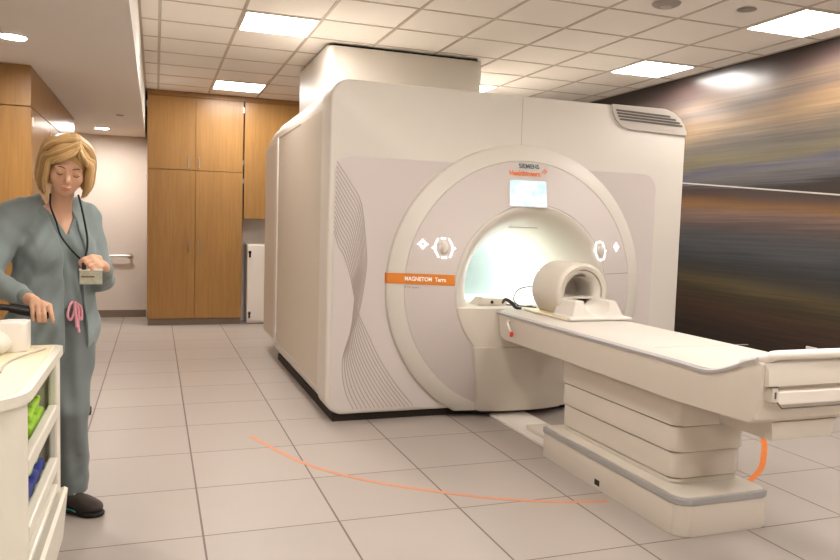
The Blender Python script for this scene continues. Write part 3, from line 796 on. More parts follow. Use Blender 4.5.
# handle, pull and hand lever
bm=bmesh.new(); tube(bm,spline([(2.268,2.37,.868),(2.27,2.30,.892),(2.29,2.255,.910),(2.32,2.245,.92),(2.56,2.24,.922),(2.80,2.245,.92),(2.83,2.255,.910),(2.848,2.30,.892),(2.85,2.37,.868)],6),.020,14); obj('push_bar',bm,M['white'],tb,70)
bm=bmesh.new()
prism(bm,[(2.262,.90),(2.232,.862),(2.228,.80),(2.262,.79)],'X',2.268,2.85,.006,2); obj('end_panel',bm,M['table'],tb,40)
bm=bmesh.new(); prism(bm,[(2.38,.63),(2.74,.63),(2.71,.548),(2.39,.548)],'Y',2.31,2.62,.012,2); obj('lower_box',bm,M['table'],tb,40)
d=obj('end_drawer',B((2.315,2.226,.722),(2.795,2.275,.778),.006),M['white'],tb)
bm=bmesh.new()
tube(bm,[(2.315,2.228,.735),(2.335,2.222,.712),(2.775,2.222,.712),(2.795,2.228,.735)],.0035,8); obj('drawer_pull',bm,M['ventdark'],d)
for x in (2.297,2.813):
    bm=bmesh.new(); box(bm,(x-.014,2.222,.735),(x+.014,2.275,.795),.004); q=obj('pull_bracket',bm,M['table'],d)
    bm=bmesh.new(); box(bm,(x-.003,2.2185,.752),(x+.003,2.2225,.778)); box(bm,(x-.022,2.222,.795),(x+.016,2.245,.799)); obj('bracket_slot',bm,M['ventdark'],q)
bm=bmesh.new(); tube(bm,spline([(2.253,4.46,.765),(2.236,4.45,.755),(2.228,4.41,.725),(2.230,4.385,.70)],5),.009,10); lv=obj('release_lever',bm,M['table'],tb,60)
bm=bmesh.new(); revolve(bm,[(.0001,.668),(.011,.673),(.014,.688),(.010,.703),(.0001,.705)],(2.231,4.378,0),'Z',16); obj('lever_knob',bm,M['red'],lv,60)
bm=bmesh.new(); box(bm,(2.872,2.56,.80),(2.880,2.62,.882),.003); obj('rail_clip',bm,M['ventgrey'],tb)
# floor rail under the table
fr=thing('floor_docking_rail','low white rail on the floor between scanner and table base','docking rail',(2.45,4.4,0))
obj('rail_plate',B((2.33,3.96,0),(2.62,4.88,.022),.006),M['white'],fr)
obj('rail_block',B((2.39,3.96,.022),(2.56,4.42,.055),.008),M['table'],fr)

# ------------------------------------------------------------------ things lying on the table
TZ=.8375
hc=thing('head_coil','cream ring shaped head coil with a face opening on the table','head coil',(2.56,4.25,TZ))
cx,cz=2.575,TZ+.155; R0=.19
# outer shell: drum cut flat at the table
bm=bmesh.new(); revolve(bm,[(.148,4.085),(.168,4.075),(.183,4.085),(R0,4.11),(R0,4.40),(.18,4.425),(.15,4.43),(.148,4.40),(.148,4.085)],(cx,0,cz),'Y',80)
clip_z(bm,TZ+.001); obj('outer_shell',bm,M['cream_matte'],hc,50)
bm=bmesh.new(); revolve(bm,[(.147,4.10),(.140,4.094),(.112,4.115),(.105,4.15),(.105,4.36),(.147,4.36)],(cx,0,cz),'Y',72)
clip_z(bm,TZ+.001); obj('inner_coil',bm,M['cream'],hc,50)
bm=bmesh.new(); revolve(bm,[(.0001,4.33),(.108,4.33)],(cx,0,cz),'Y',48); obj('rear_plate',bm,M['ventgrey'],hc)
bm=bmesh.new(); revolve(bm,[(.1475,4.092),(.1495,4.086),(.152,4.092)],(cx,0,cz),'Y',72); clip_z(bm,TZ+.002); obj('gap_ring',bm,M['ventdark'],hc)
bm=bmesh.new(); box(bm,(cx-.035,4.10,cz+.098),(cx+.03,4.20,cz+.108),.004); obj('mirror_slot',bm,M['ventdark'],hc)
# lower front cradle: a trapezoid block with a neck hollow
v=Vol((2.33,3.84,TZ-.01),(2.84,4.16,TZ+.16),.005)
def crad(D,X,Y,Z):
    z=Z-TZ; w=.192-.38*np.clip(z,0,.13); yf_=3.885+.35*np.clip(z,0,.13)
    d=np.maximum(np.maximum(np.abs(X-cx)-w,np.maximum(yf_-Y,Y-4.12)),z-.118)
    foot=np.maximum(np.maximum(np.abs(X-cx-.01)-.222,np.maximum(3.865-Y,Y-4.10)),z-.020)
    k=.012; h=np.clip(.5+.5*(foot-d)/k,0,1); d=foot*(1-h)+d*h-k*h*(1-h)
    return np.maximum(d,.0015-z)
v.field(crad)
v.ell((cx+.005,3.90,TZ+.100),(.088,.13,.070),None,.012,'s'); v.cap((cx,3.84,TZ+.165),(cx,4.2,TZ+.165),.082,.09,.01,'s')
obj('head_cradle',v.bm(),M['cream'],hc,50)
bm=bmesh.new(); prism(bm,[(cx-.142,TZ+.115),(cx+.142,TZ+.115),(cx+.142,TZ+.125),(cx-.142,TZ+.125)],'Y',4.09,4.36,.002,1); obj('inner_shelf',bm,M['cream_matte'],hc)
obj('coil_tray',B((2.36,3.90,TZ-.001),(2.80,4.46,TZ+.012),.005),M['carttop'],hc)
bm=bmesh.new(); tube(bm,spline([(2.40,4.42,.87),(2.36,4.52,.86),(2.33,4.56,.90),(2.36,4.55,.97),(2.43,4.48,.995),(2.47,4.41,.96)],7),.0045,8)
tube(bm,spline([(2.43,4.42,.86),(2.38,4.56,.855),(2.31,4.63,.856)],6),.005,8)
tag(obj('coil_cable',bm,M['cord'],None,60),'thin grey cable looping behind the head coil','cable')
bm=bmesh.new(); tube(bm,spline([(2.28,4.63,.87),(2.275,4.57,.90),(2.29,4.50,.88),(2.30,4.46,.856),(2.33,4.44,.852)],6),[.008+.006*math.sin(i/24*PI) for i in range(25)],10)
tag(obj('cable_plug',bm,M['black'],None,60),'curved black cable plug at the bore mouth beside the head coil','plug')
pd=thing('foam_positioning_pad','small cream pad block lying at the bore mouth on the table','pad',(2.40,4.78,TZ-.02))
bm=bmesh.new(); prism(bm,[(2.16,0),(2.40,0),(2.385,.045),(2.20,.055)],'Y',4.78,4.93,.008,2)
for v in bm.verts: v.co.z+=.834
obj('pad_body',bm,M['cream_matte'],pd,40)
bm=bmesh.new(); revolve(bm,[(.0001,4.770),(.010,4.771),(.012,4.779)],(2.27,0,.858),'Y',14); obj('pad_button',bm,M['black'],pd)

# ------------------------------------------------------------------ floor marks and stop
def flat_strip(pts,w,z):
    bm=bmesh.new(); lo=[];
    for i,p in enumerate(pts):
        a=Vector(pts[max(0,i-1)]); b_=Vector(pts[min(len(pts)-1,i+1)]); dd=(b_-a).normalized(); nr=Vector((-dd.y,dd.x,0))*w/2; q=Vector(p)
        lo.append([bm.verts.new((q.x+s*nr.x,q.y+s*nr.y,zz)) for s,zz in ((1,.0003),(1,z),(-1,z),(-1,.0003))])
    for A,Bq in zip(lo,lo[1:]):
        for i in range(4): bm.faces.new((A[i],A[(i+1)%4],Bq[(i+1)%4],Bq[i]))
    bm.faces.new(lo[0]); bm.faces.new(lo[-1][::-1]); return bm
arcL=[(.58,4.772,0),(.80,4.177,0),(1.065,3.80,0),(1.40,3.52,0),(1.667,3.345,0),(1.95,3.222,0),(2.20,3.165,0)]
arcR=[(2.82,3.10,0),(3.0,3.13,0),(3.15,3.20,0),(3.42,3.38,0),(3.66,3.60,0),(3.86,3.80,0),(4.021,4.0,0),(4.2,4.35,0)]
tag(obj('floor_tape',flat_strip(spline(arcL,8),.030,.0012),M['orange_tape']),'faded orange tape arc on the floor left of the table base','floor tape','orange tape arc around the scanner')
tag(obj('floor_tape',flat_strip(spline(arcR,8),.034,.0012),M['orange_tape2']),'bright orange tape arc on the floor right of the table base','floor tape','orange tape arc around the scanner')
bm=bmesh.new(); prism(bm,[(5.54,0),(5.62,0),(5.62,.045),(5.60,.05),(5.56,.03)],'X',-.46,-.42,.004,1)
tag(obj('door_stop',bm,M['black'],None,40),'tiny black wedge on the floor beside the trouser leg','wedge')

# ------------------------------------------------------------------ cart
ct=thing('supply_cart','cream plastic supply cart with open shelves in the left foreground','cart',(-.6,2.68,0))
X1=-.335; X0=-.90; Y0=2.12; Y1=3.04
bm=bmesh.new(); prism(bm,rrect(X0,Y0-.012,X1+.012,Y1+.012,(.05,.17,.04,.05),10),'Z',.872,.902,.008,2); obj('top_rim',bm,M['cart'],ct,40)
bm=bmesh.new(); prism(bm,rrect(X0+.03,Y0+.018,X1-.016,Y1-.016,(.035,.14,.03,.03),10),'Z',.902,.9045); obj('top_surface',bm,M['carttop'],ct)
bm=bmesh.new(); prism(bm,rrect(X0+.02,Y0+.005,X1,2.285,(.03,.155,.004,.004),10),'Z',.13,.871,.003,1); obj('end_panel',bm,M['cart'],ct,40)
obj('end_panel',B((X0+.02,Y1-.045,.13),(X1,Y1-.005,.871),.012,3),M['cart'],ct,40)
obj('corner_post',B((X1-.03,Y1-.10,.36),(X1,Y1-.046,.871),.008),M['cart'],ct)
obj('back_panel',B((X0+.02,2.286,.13),(X0+.035,Y1-.046,.871)),M['cart'],ct)
for z0,z1 in ((.655,.70),(.46,.505),(.385,.405)):
    bm=bmesh.new(); box(bm,(X0+.036,2.286,z0),(X1-.031,Y1-.047,z0+.012)); box(bm,(X1-.030,2.286,z0-.004),(X1+.002,Y1-.101,z1),.006)
    obj('shelf',bm,M['cart'],ct)
bm=bmesh.new(); box(bm,(X0+.04,2.29,.15),(X1-.03,Y1-.05,.16)); prism(bm,[(X1-.03,.15),(X1+.004,.15),(X1+.022,.345),(X1+.010,.352),(X1-.012,.345)],'Y',2.29,Y1+.02,.004,1); obj('bottom_bin',bm,M['cart'],ct,40)
for x,y in ((X1-.10,Y0+.12),(X1-.045,Y1-.09),(X0+.09,Y0+.10),(X0+.09,Y1-.10)):
    bm=bmesh.new(); revolve(bm,[(.0001,x-.014),(.046,x-.014),(.055,x-.008),(.055,x+.008),(.046,x+.014),(.0001,x+.014)],(0,y,.0555),'X',32); w=obj('caster_wheel',bm,M['sprink'],ct,40)
    bm=bmesh.new(); box(bm,(x-.022,y-.03,.112),(x+.022,y+.03,.13),.004); box(bm,(x-.022,y-.012,.05),(x-.016,y+.012,.113)); box(bm,(x+.016,y-.012,.05),(x+.022,y+.012,.113)); obj('caster_fork',bm,M['metal'],w)
hd=obj('push_handle',T_(spline([(-.60,3.03,.86),(-.60,3.10,.92),(-.60,3.20,1.0),(-.585,3.27,1.02),(-.52,3.28,1.012),(-.45,3.278,.996),(-.400,3.272,.985)],6),[.013]*37,12),M['black'],ct,60)
bm=bmesh.new(); tube(bm,[(-.54,3.28,1.016),(-.45,3.279,.997),(-.402,3.273,.985)],[.020,.022,.016],14); obj('grip',bm,M['black'],hd,60)
# things on the cart
dv=thing('white_desktop_device','rounded white device standing on the yellowish cart top','medical device',(-.55,2.85,.9045))
bm=bmesh.new(); prism(bm,rrect(-.52,2.88,-.425,3.00,.02,5),'Z',.905,1.008,.008,2); obj('device_box',bm,M['white'],dv,40)
v=Vol((-.78,2.66,.90),(-.44,3.06,1.18),.007); v.ell((-.61,2.88,1.04),(.095,.10,.10),k=.02); v.ell((-.59,2.87,.94),(.12,.14,.06),k=.03)
v.field(lambda D,X,Y,Z:np.maximum(D,.906-Z)); obj('device_hood',v.bm(),M['cart'],dv,180)
bm=bmesh.new(); tube(bm,spline([(-.44,2.50,.909),(-.45,2.65,.909),(-.42,2.80,.909),(-.37,2.93,.909)],6),.0035,6)
tag(obj('tubing',bm,M['ventgrey'],None,60),'thin tan tube lying along the cart top','tube')
# folded cloth packs on the shelves
def cloth(name,label,cat,lo,hi,mat,seed,group=None,tilt=0):
    v=Vol((lo[0]-.03,lo[1]-.03,lo[2]-.02),(hi[0]+.03,hi[1]+.03,hi[2]+.04),.005)
    cx_,cy_,cz_=[(a+b)/2 for a,b in zip(lo,hi)]; hx,hy,hz=[(b-a)/2 for a,b in zip(lo,hi)]
    def f(D,X,Y,Z):
        Zt=Z-tilt*(Y-cy_)
        qx=np.abs(X-cx_)-hx+.01; qy=np.abs(Y-cy_)-hy+.01
        w=.004*np.sin(X*55+seed)+.004*np.sin(Y*48+X*30+seed*2)
        qz=np.abs(Zt-cz_-w)-hz+.006+.0025*np.sin((Zt-cz_)*420+Y*8)
        return np.sqrt(np.maximum(qx,0)**2+np.maximum(qy,0)**2+np.maximum(qz,0)**2)+np.minimum(np.maximum(qx,np.maximum(qy,qz)),0)-.008
    v.field(f); b=v.bm()
    return tag(obj(name,b,mat,None,180),label,cat,group)
SH1=.668; SH2=.473
cloth('folded_cloth','lime green folded cloth on the upper cart shelf','cloth',(-.60,2.60,SH1+.003),(-.372,2.92,SH1+.040),M['green'],1)
cloth('folded_cloth','crumpled lime green cloth lying on top of the folded one','cloth',(-.56,2.65,SH1+.050),(-.380,2.89,SH1+.070),M['green'],3,tilt=.05)
cloth('folded_cloth','dark green cloth at the near end of the upper cart shelf','cloth',(-.56,2.36,SH1+.003),(-.376,2.56,SH1+.035),M['green2'],5)
cloth('cloth_pack','navy blue cloth pack on the lower cart shelf','cloth',(-.62,2.45,SH2+.003),(-.374,2.93,SH2+.042),M['blue'],7)
cloth('cloth_strip','narrow lime green strip lying across the navy pack','cloth',(-.43,2.47,SH2+.052),(-.385,2.88,SH2+.066),M['green'],9,tilt=.0)

# ------------------------------------------------------------------ the person
pr=thing('person','person with blonde bob in blue grey scrubs looking down behind the cart','person',(-.40,3.72,0))
th=math.radians(30); U_=np.array([math.cos(th),math.sin(th),0]); V_=np.array([math.sin(th),-math.cos(th),0]); O_=np.array([-.44,3.76,0])
def TL(u,v,z): return O_+U_*u+V_*v+np.array([0,0,z])
TR=[U_,V_,np.array([0,0,1.])]
rs=np.array((-.60,3.665,1.365)); re=np.array((-.685,3.56,1.11)); rw=np.array((-.487,3.365,1.045))
ls=np.array((-.305,3.84,1.365)); le=np.array((-.232,3.765,1.09)); lw=np.array((-.212,3.575,1.155))
# head frame
yaw=math.radians(8); pit=math.radians(24); rol=math.radians(7)
h0=np.array([math.cos(yaw),math.sin(yaw),0]); f0=np.array([math.sin(yaw)*math.cos(pit),-math.cos(yaw)*math.cos(pit),-math.sin(pit)]); u0=np.cross(f0,h0)
hx=h0*math.cos(rol)-u0*math.sin(rol); hu=h0*math.sin(rol)+u0*math.cos(rol); HR=[hx,f0,hu]; HC=np.array((-.367,3.625,1.602)); HS=1.10
def H(a,b,c): return HC+(hx*a+f0*b+hu*c)*HS
def HV(vol,c,r,k=.012,op='u',s=HS): vol.ell(H(*c),tuple(x*HS for x in r),HR,k,op)

hipR=np.array((-.50,3.74,.88)); kneeR=np.array((-.50,3.66,.48)); ankR=np.array((-.515,3.72,.10))
hipL=np.array((-.355,3.80,.88)); kneeL=np.array((-.362,3.72,.49)); ankL=np.array((-.365,3.765,.10))
body=Vol((-.80,3.18,.05),(-.10,3.98,1.80),.0048)
b=body
b.ell(TL(0,0,1.26),(.150,.095,.16),TR,.03); b.ell(TL(0,0,1.08),(.125,.088,.14),TR,.04); b.ell(TL(0,-.01,.93),(.155,.10,.12),TR,.04)
for s in (-1,1): b.ell(TL(s*.075,.075,1.24),(.055,.05,.055),TR,.03)
b.cap(TL(-.12,0,1.375),TL(.12,0,1.375),.045,.045,.04)
b.cap(TL(.02,0,1.38),H(0,-.02,-.07),.050,.046,.03)
for s_,e_,w_ in ((rs,re,rw),(ls,le,lw)):
    b.cap(s_,e_,.044,.036,.02); b.cap(e_,w_,.036,.024,.012)
for h_,k_,a_ in ((hipR,kneeR,ankR),(hipL,kneeL,ankL)):
    b.cap(h_,k_,.075,.05,.03); b.cap(k_,a_,.05,.032,.02)
# skull, jaw, features
HV(b,(0,-.018,.035),(.071,.088,.085),.02); HV(b,(0,.018,-.030),(.060,.062,.078),.02); HV(b,(0,.045,-.088),(.028,.026,.022),.02)
for s in (-1,1):
    HV(b,(s*.034,.050,-.025),(.024,.022,.026),.018)       # cheek
    HV(b,(s*.030,.066,.018),(.022,.012,.009),.010)        # brow ridge
    HV(b,(s*.030,.086,.004),(.015,.012,.009),.010,'s')    # socket
    HV(b,(s*.030,.068,.003),(.0135,.0125,.0115),.004)     # closed lid
    HV(b,(s*.072,-.012,-.005),(.010,.018,.03),.006)       # ear
    HV(b,(s*.010,.093,-.028),(.0075,.0085,.007),.005)     # nostril wing
b.cap(H(0,.074,.012),H(0,.101,-.022),.007*HS,.0105*HS,.008)
HV(b,(0,.084,-.054),(.021,.010,.0065),.004); HV(b,(0,.082,-.064),(.018,.010,.007),.004); HV(b,(0,.100,-.059),(.019,.010,.0012),.003,'s')
# right hand closed on the black grip
def hand(b,wrist,kn,fing,thumb,palm_r=.026):
    """wrist point, four knuckles, per finger list of joints, thumb joints"""
    mid=sum(kn)/4
    b.cap(wrist,wrist+(mid-wrist)*.35,.023,.024,.01)
    for k_ in kn: b.cap(wrist+(mid-wrist)*.25,k_,.017,.0115,.006)
    for k_,js in zip(kn,fing):
        pts=[k_]+js; rad=[.0100,.0092,.0084,.0076]
        for i in range(len(pts)-1): b.cap(pts[i],pts[i+1],rad[i],rad[i+1],.002)
    pts=thumb; rad=[.014,.0115,.0098,.0085]
    for i in range(len(pts)-1): b.cap(pts[i],pts[i+1],rad[i],rad[i+1],.004)
A=lambda *p:np.array(p,float)
kn=[A(-.398,3.262,1.026),A(-.418,3.254,1.029),A(-.438,3.253,1.027),A(-.457,3.258,1.022)]
fg=[[k_+A(.004,-.014,-.034),k_+A(.005,-.006,-.060),k_+A(.004,.012,-.068)] for k_ in kn]
fg[3]=[kn[3]+A(.002,-.010,-.028),kn[3]+A(.003,-.003,-.049),kn[3]+A(.003,.010,-.056)]
fg[0]=[kn[0]+A(.008,-.012,-.032),kn[0]+A(.012,-.006,-.057),kn[0]+A(.010,.008,-.068)]
hand(b,rw+A(.008,-.010,-.002),kn,fg,[A(-.462,3.325,1.030),A(-.436,3.308,1.000),A(-.425,3.296,.975),A(-.428,3.284,.957)])
# left hand pinching the badge reel
kn=[A(-.262,3.470,1.212),A(-.252,3.466,1.198),A(-.240,3.466,1.184),A(-.228,3.470,1.171)]
fg=[[k_+A(-.026,-.014,-.010),k_+A(-.040,-.006,-.026),k_+A(-.040,.010,-.036)] for k_ in kn]
hand(b,lw+A(-.004,-.012,.012),kn,fg,[A(-.232,3.520,1.205),A(-.258,3.505,1.212),A(-.284,3.488,1.204),A(-.303,3.474,1.193)])
obj('body',b.bm(),M['skin'],pr,180)
# face colour parts
def small_ell(name,c,r,mat,par=pr,h=.0022):
    cc=H(*c); m=max(r)*HS+.008; v=Vol(cc-m,cc+m,h); v.ell(cc,tuple(x*HS for x in r),HR,0); return obj(name,v.bm(),M[mat],par,180)
for s in (-1,1):
    bm=T_(spline([H(s*.013,.0835,.021),H(s*.028,.0805,.026),H(s*.046,.068,.020)],5),[.0012,.0018,.002,.0022,.0024,.0025,.0024,.0022,.002,.0016,.0010],8); obj('eyebrow',bm,M['brow'],pr,180)
    bm=T_(spline([H(s*.0175,.0805,-.003),H(s*.030,.0825,-.008),H(s*.0435,.076,-.003)],5),[.0008,.0014,.0017,.0019,.002,.002,.002,.0019,.0017,.0013,.0008],8); obj('eyelashes',bm,M['brow'],pr,180)
small_ell('upper_lip',(0,.0885,-.0550),(.0185,.0068,.0038),'lip'); small_ell('lower_lip',(0,.0865,-.0637),(.0160,.0070,.0046),'lip')
# hair: a cap with long tapered locks laid over it from a side parting
hv=Vol(HC-.22,HC+.22,.0045)
HV(hv,(0,-.026,.043),(.086,.100,.084),.02)
HV(hv,(-.072,-.020,-.020),(.024,.050,.075),.03); HV(hv,(.072,-.020,-.020),(.024,.050,.075),.03); HV(hv,(0,-.075,-.02),(.080,.045,.085),.03)
HV(hv,(0,.105,-.040),(.064,.100,.098),.008,'s'); HV(hv,(0,.0,-.150),(.052,.09,.065),.01,'s')
hb=hv.bm()
hr_=random.Random(7)
def lock(P,r0,layer=0):
    pts=spline([H(*p) for p in P],6); n=len(pts)
    rad=[max(.0012,r0*(.55+.75*math.sin(PI*min(1,(k/(n-1))*.95+.05)))*(1 if k<n-4 else (n-k)/4.5)) for k in range(n)]
    tube(hb,pts,rad,7)
def at_(phi,u,k=1.0):
    """a point on the hair surface, phi measured from the face direction"""
    tab=[(-.125,.090,.084),(-.095,.100,.094),(-.06,.102,.100),(-.02,.100,.106),(.03,.097,.108),(.07,.085,.098),(.10,.066,.080),(.132,.028,.045)]
    for a,b_ in zip(tab,tab[1:]):
        if u<=b_[0] or b_ is tab[-1]:
            t=max(0,min(1,(u-a[0])/(b_[0]-a[0]))); ra=a[1]+(b_[1]-a[1])*t; rb=a[2]+(b_[2]-a[2])*t; break
    return (ra*k*math.sin(phi),-.020+rb*k*math.cos(phi),u)
PX=.028                                                             # the parting sits right of the middle
for side in (-1,1):
    for lay,(kk,cnt) in enumerate(((.965,24),(1.0,26),(1.02,16))):
        for i_ in range(cnt):
            f_=(i_+hr_.uniform(-.3,.3))/(cnt-1); f_=max(0,min(1,f_))
            phi=side*math.radians(47+f_*133)
            fr=.062-.135*f_
            top=(PX*(1-f_*.6),fr,.131-.55*max(0,fr-.02)-.25*max(0,-fr-.03))
            dj=hr_.uniform(-.05,.05)
            mid1=at_(phi*(.80 if f_<.25 else .96)+dj*.5,.088,kk)
            if f_<.22:                                              # fringe sweeping over the forehead
                mid1=at_(side*math.radians(22+f_*110),.070,kk*1.0)
            end=-.108+hr_.uniform(-.012,.010)-(.004 if side<0 else 0)
            P=[top,mid1,at_(phi+dj*.3,.035,kk),at_(phi+dj*.4,-.02,kk*1.01),at_(phi+dj*.5,-.062,kk*1.01),at_(phi*.985+dj*.5,end,kk*.97)]
            lock(P,.0088 if lay<2 else .0062)
for k in range(9):                                                  # short wisps over the brow
    t=k/8; side=-1
    a0_=PX-.002; P=[(a0_,.060,.103),(a0_-.02-.02*t,.083,.080-.006*t),(-.030-.022*t,.082-.012*t,.052-.004*t),(-.058-.012*t,.060-.020*t,.026-.018*t)]
    lock(P,.0070)
    if k<5: P=[(a0_,.060,.103),(a0_+.018+.006*t,.080,.078),(a0_+.034+.006*t,.066-.01*t,.048),(.070+.006*t,.042-.01*t,.018)]; lock(P,.0065)
obj('hair',hb,M['hair'],pr,180)

# trousers
pv=Vol((-.72,3.52,.06),(-.16,3.98,1.08),.0075)
pv.ell(TL(0,-.01,.96),(.168,.118,.10),TR,.03); pv.ell(TL(0,-.02,.87),(.178,.125,.11),TR,.04)
for h_,k_,a_ in ((hipR,kneeR,ankR),(hipL,kneeL,ankL)):
    pv.cap(h_,k_,.098,.072,.03); pv.cap(k_,a_+A(0,0,-.02),.072,.068,.02)
def pf(D,X,Y,Z):
    D=D+.003*np.sin(Z*24+X*45+Y*20)+.003*np.sin(Z*60-X*50)*(Z<.28)+.003*np.sin(X*90+Z*5)
    return np.maximum(np.maximum(D,.085-Z),Z-1.01)
pv.field(pf); obj('trousers',pv.bm(),M['pants'],pr,180)
# scrub top
def local(X,Y,Z):
    dx,dy=X-O_[0],Y-O_[1]; return U_[0]*dx+U_[1]*dy, V_[0]*dx+V_[1]*dy
sv=Vol((-.74,3.50,.94),(-.14,3.98,1.52),.0065)
sv.ell(TL(0,0,1.26),(.163,.112,.17),TR,.03); sv.ell(TL(0,0,1.08),(.145,.110,.15),TR,.05); sv.ell(TL(0,0,.98),(.165,.118,.10),TR,.04)
for s in (-1,1): sv.ell(TL(s*.072,.082,1.23),(.065,.055,.065),TR,.04)
sv.cap(TL(-.13,0,1.375),TL(.13,0,1.375),.056,.056,.04)
def sf(D,X,Y,Z):
    u,v=local(X,Y,Z)
    D=D+.003*np.sin(Z*42+u*60)+.002*np.sin(u*130+Z*20)
    vneck=np.maximum(np.abs(u-.015)-(Z-1.295)*.55,-(v-.01))          # the V cut
    D=np.maximum(D,-np.where(Z>1.29,vneck,1)*.9)
    neck=np.sqrt((u-.01)**2+(v-.01)**2)-.066
    D=np.maximum(D,-np.where(Z>1.39,neck,1))
    return np.maximum(D,.965-Z)
sv.field(sf); obj('scrub_top',sv.bm(),M['scrub2'],pr,180)
# jacket
jv=Vol((-.83,3.26,.70),(-.08,4.02,1.50),.0062)
jv.ell(TL(0,-.005,1.26),(.182,.133,.18),TR,.03); jv.ell(TL(0,-.005,1.06),(.182,.138,.20),TR,.05); jv.ell(TL(.0,-.01,.86),(.212,.158,.21),TR,.06)
for s in (-1,1): jv.ell(TL(s*.075,.088,1.22),(.076,.063,.08),TR,.04)
jv.cap(TL(-.15,-.005,1.375),TL(.15,-.005,1.375),.062,.062,.04)
jv.cap(rs,re,.072,.066,.02); jv.cap(re,rw+(re-rw)*.22,.066,.044,.015)
jv.cap(ls,le,.062,.052,.02); jv.cap(le,lw+(le-lw)*.12,.052,.038,.015)
for s in (-1,1): jv.cap(TL(s*.055,-.012,1.440),TL(s*.15,-.005,1.395),.044,.058,.03)
def jf(D,X,Y,Z):
    u,v=local(X,Y,Z)
    fold=.0022*np.sin(u*95-Z*60+2*np.sin(Z*13))*(np.abs(u)<.16)+.0030*np.sin(u*46+Z*9+1.5*np.sin(Z*7))+.0025*np.sin(Z*60+X*60)*(u<-.13)+.0015*np.sin(X*90-Z*40)
    D=D+fold
    tt=np.clip((Z-1.20)/.25,0,1)
    l=-.012-.060*tt; r=.083-.030*tt+np.clip((1.1-Z)/.35,0,1)*.02
    opening=np.maximum(np.maximum(l-u,u-r),-(v-.02))
    D=np.maximum(D,-opening)
    neck=np.sqrt((u-.003)**2+(v-.005)**2)-.058
    D=np.maximum(D,-np.where(Z>1.385,neck,1))
    # hollow it so that it is a worn layer
    body=np.sqrt((u/.150)**2+((v)/.105)**2)-1
    D=np.maximum(D,-np.where(Z<.97,body*.11,1))
    return np.maximum(D,.765-Z)
jv.field(jf); obj('jacket',jv.bm(),M['scrub'],pr,180)
# knit cuffs
for w_,e_,q in ((rw,re,.06),(lw,le,.0)):
    d_=(e_-w_)/np.linalg.norm(e_-w_); vv=Vol(w_-.09,w_+.10,.005); vv.cap(w_+d_*.018,w_+d_*(.065+q*.3),.033,.037,0)
    def cf(D,X,Y,Z,w_=w_,d_=d_):
        s_=(X-w_[0])*d_[0]+(Y-w_[1])*d_[1]+(Z-w_[2])*d_[2]; return np.maximum(D+.001*np.sin(s_*900),.004-s_)
    vv.field(cf); obj('cuff',vv.bm(),M['cuff'],pr,180)
# snap buttons on the jacket front
for u,v,z in ((-.035,.150,1.235),(-.035,.148,1.13)):
    pass
# drawstring bow
bow=spline([TL(.028,.128,1.0),TL(.005,.150,.985),TL(-.006,.152,.94),TL(.010,.150,.92),TL(.030,.142,.965),TL(.032,.134,.995)],6)
bm=T_(bow,.0055,8)
tube(bm,spline([TL(.036,.132,.998),TL(.045,.150,.96),TL(.040,.152,.90),TL(.046,.150,.86)],6),.006,8)
tube(bm,spline([TL(.030,.132,.998),TL(.056,.148,.975),TL(.060,.148,.92),TL(.050,.146,.93),TL(.038,.136,.99)],6),.005,8)
tube(bm,spline([TL(.034,.132,.998),TL(.030,.152,.95),TL(.034,.154,.885)],6),.006,8)
obj('drawstring',bm,M['pink'],pr,60)
# shoes
def shoe(heel,toe,z=0):
    heel=np.array(heel,float); toe=np.array(toe,float); d_=(toe-heel); L=np.linalg.norm(d_); d_/=L; s_=np.array([-d_[1],d_[0],0]); Rr=[d_,s_,np.array([0,0,1.])]
    root=None
    v=Vol(np.minimum(heel,toe)-.08+A(0,0,.075),np.maximum(heel,toe)+.08+A(0,0,.10),.005)
    P=lambda t,z_,o=0:heel+d_*t*L+s_*o+A(0,0,z_)
    v.ell(P(.78,.045),(.07,.044,.034),Rr,.02); v.ell(P(.45,.055),(.075,.038,.040),Rr,.03); v.ell(P(.15,.060),(.045,.036,.045),Rr,.03); v.cap(P(.16,.07),P(.20,.10),.038,.036,.02)
    v.field(lambda D,X,Y,Z:np.maximum(np.maximum(D,.020-Z),Z-.125))
    o=obj('shoe',v.bm(),M['shoe'],pr,180)
    v=Vol(np.minimum(heel,toe)-.08+A(0,0,.07),np.maximum(heel,toe)+.08+A(0,0,.04),.005)
    v.ell(P(.78,.016),(.077,.050,.026),Rr,.01); v.ell(P(.40,.016),(.09,.038,.026),Rr,.02); v.ell(P(.12,.016),(.048,.040,.026),Rr,.02)
    v.field(lambda D,X,Y,Z:np.maximum(np.maximum(D,.001-Z),Z-.024)); obj('sole',v.bm(),M['sole'],o,180)
    bm=bmesh.new()
    tube(bm,spline([P(.25,.028,-.046),P(.45,.030,-.046),P(.60,.026,-.052)],4),.0035,6)
    obj('edging',bm,M['teal'],o,180)
    bm=bmesh.new()
    for t in (.42,.50,.58): tube(bm,spline([P(t,.092-(t-.42)*.12,-.022),P(t+.01,.101-(t-.42)*.13,0),P(t,.092-(t-.42)*.12,.022)],3),.003,6)
    obj('laces',bm,M['ventgrey'],o,180)
shoe((-.405,3.76,0),(-.250,3.635,0)); shoe((-.53,3.735,0),(-.47,3.53,0))
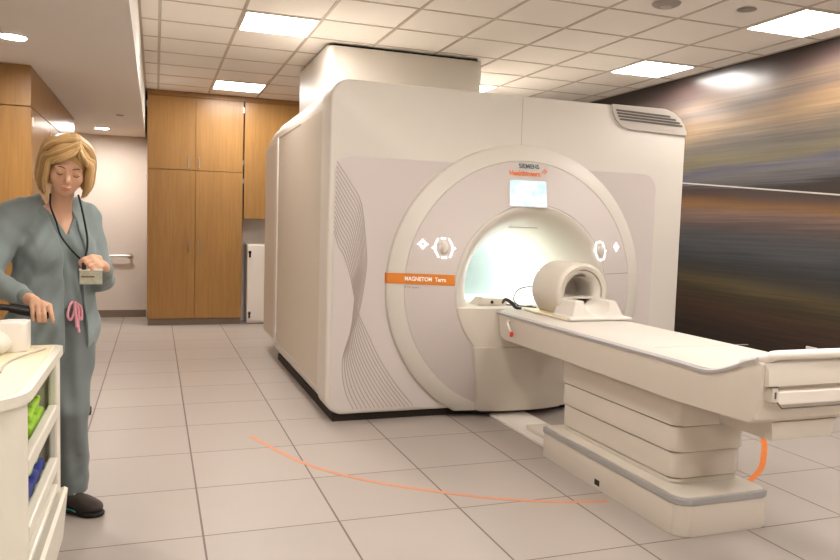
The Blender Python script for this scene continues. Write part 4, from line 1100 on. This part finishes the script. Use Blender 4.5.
# lanyard and badge
ln=thing('badge_lanyard','black lanyard with a clear badge held in the left hand','lanyard',(-.32,3.55,1.15))
lp=[(-.440,3.665,1.480),(-.430,3.585,1.425),(-.405,3.555,1.36),(-.385,3.53,1.30),(-.35,3.515,1.25),(-.318,3.500,1.215),(-.296,3.478,1.195)]
rp=[(-.330,3.705,1.480),(-.312,3.630,1.43),(-.296,3.600,1.36),(-.282,3.560,1.29),(-.281,3.520,1.235),(-.290,3.478,1.197)]
bm=bmesh.new(); tube(bm,spline(lp,6),.0042,6); tube(bm,spline(rp,6),.0048,6); obj('strap',bm,M['lany'],ln,60)
bm=bmesh.new(); box(bm,(-.305,3.452,1.095),(-.215,3.456,1.158),.0015,1); bd=obj('badge',bm,M['badge'],ln)
obj('card_print',B((-.298,3.450,1.125),(-.245,3.4518,1.132)),M['brow'],bd)
obj('holder_edge',B((-.307,3.4505,1.155),(-.213,3.4575,1.163),.001,1),M['white'],bd)
obj('badge_reel',B((-.296,3.446,1.158),(-.278,3.462,1.190),.004),M['black'],ln)

# ------------------------------------------------------------------ camera and view
cam=bpy.data.cameras.new('camera'); co=bpy.data.objects.new('camera',cam); C.objects.link(co)
p,yw,rl,hh,ff=-.0739,.3450,.0302,1.3911,738.96
F=Vector((math.sin(yw)*math.cos(p),math.cos(yw)*math.cos(p),math.sin(p))); Rv=Vector((math.cos(yw),-math.sin(yw),0)); Uv=Rv.cross(F)
R2=Rv*math.cos(rl)+Uv*math.sin(rl); U2=Uv*math.cos(rl)-Rv*math.sin(rl)
mw=Matrix((( R2.x,U2.x,-F.x,0),(R2.y,U2.y,-F.y,0),(R2.z,U2.z,-F.z,hh),(0,0,0,1)))
co.matrix_world=mw; cam.sensor_width=36; cam.lens=ff*36/840; cam.clip_start=.05; cam.clip_end=60
scn.camera=co
w=bpy.data.worlds.new('world'); scn.world=w; w.use_nodes=True; w.node_tree.nodes['Background'].inputs[0].default_value=(.5,.45,.4,1); w.node_tree.nodes['Background'].inputs[1].default_value=.3
scn.view_settings.view_transform='Standard'; scn.view_settings.look='None'; scn.view_settings.gamma=1; scn.view_settings.exposure=1.36
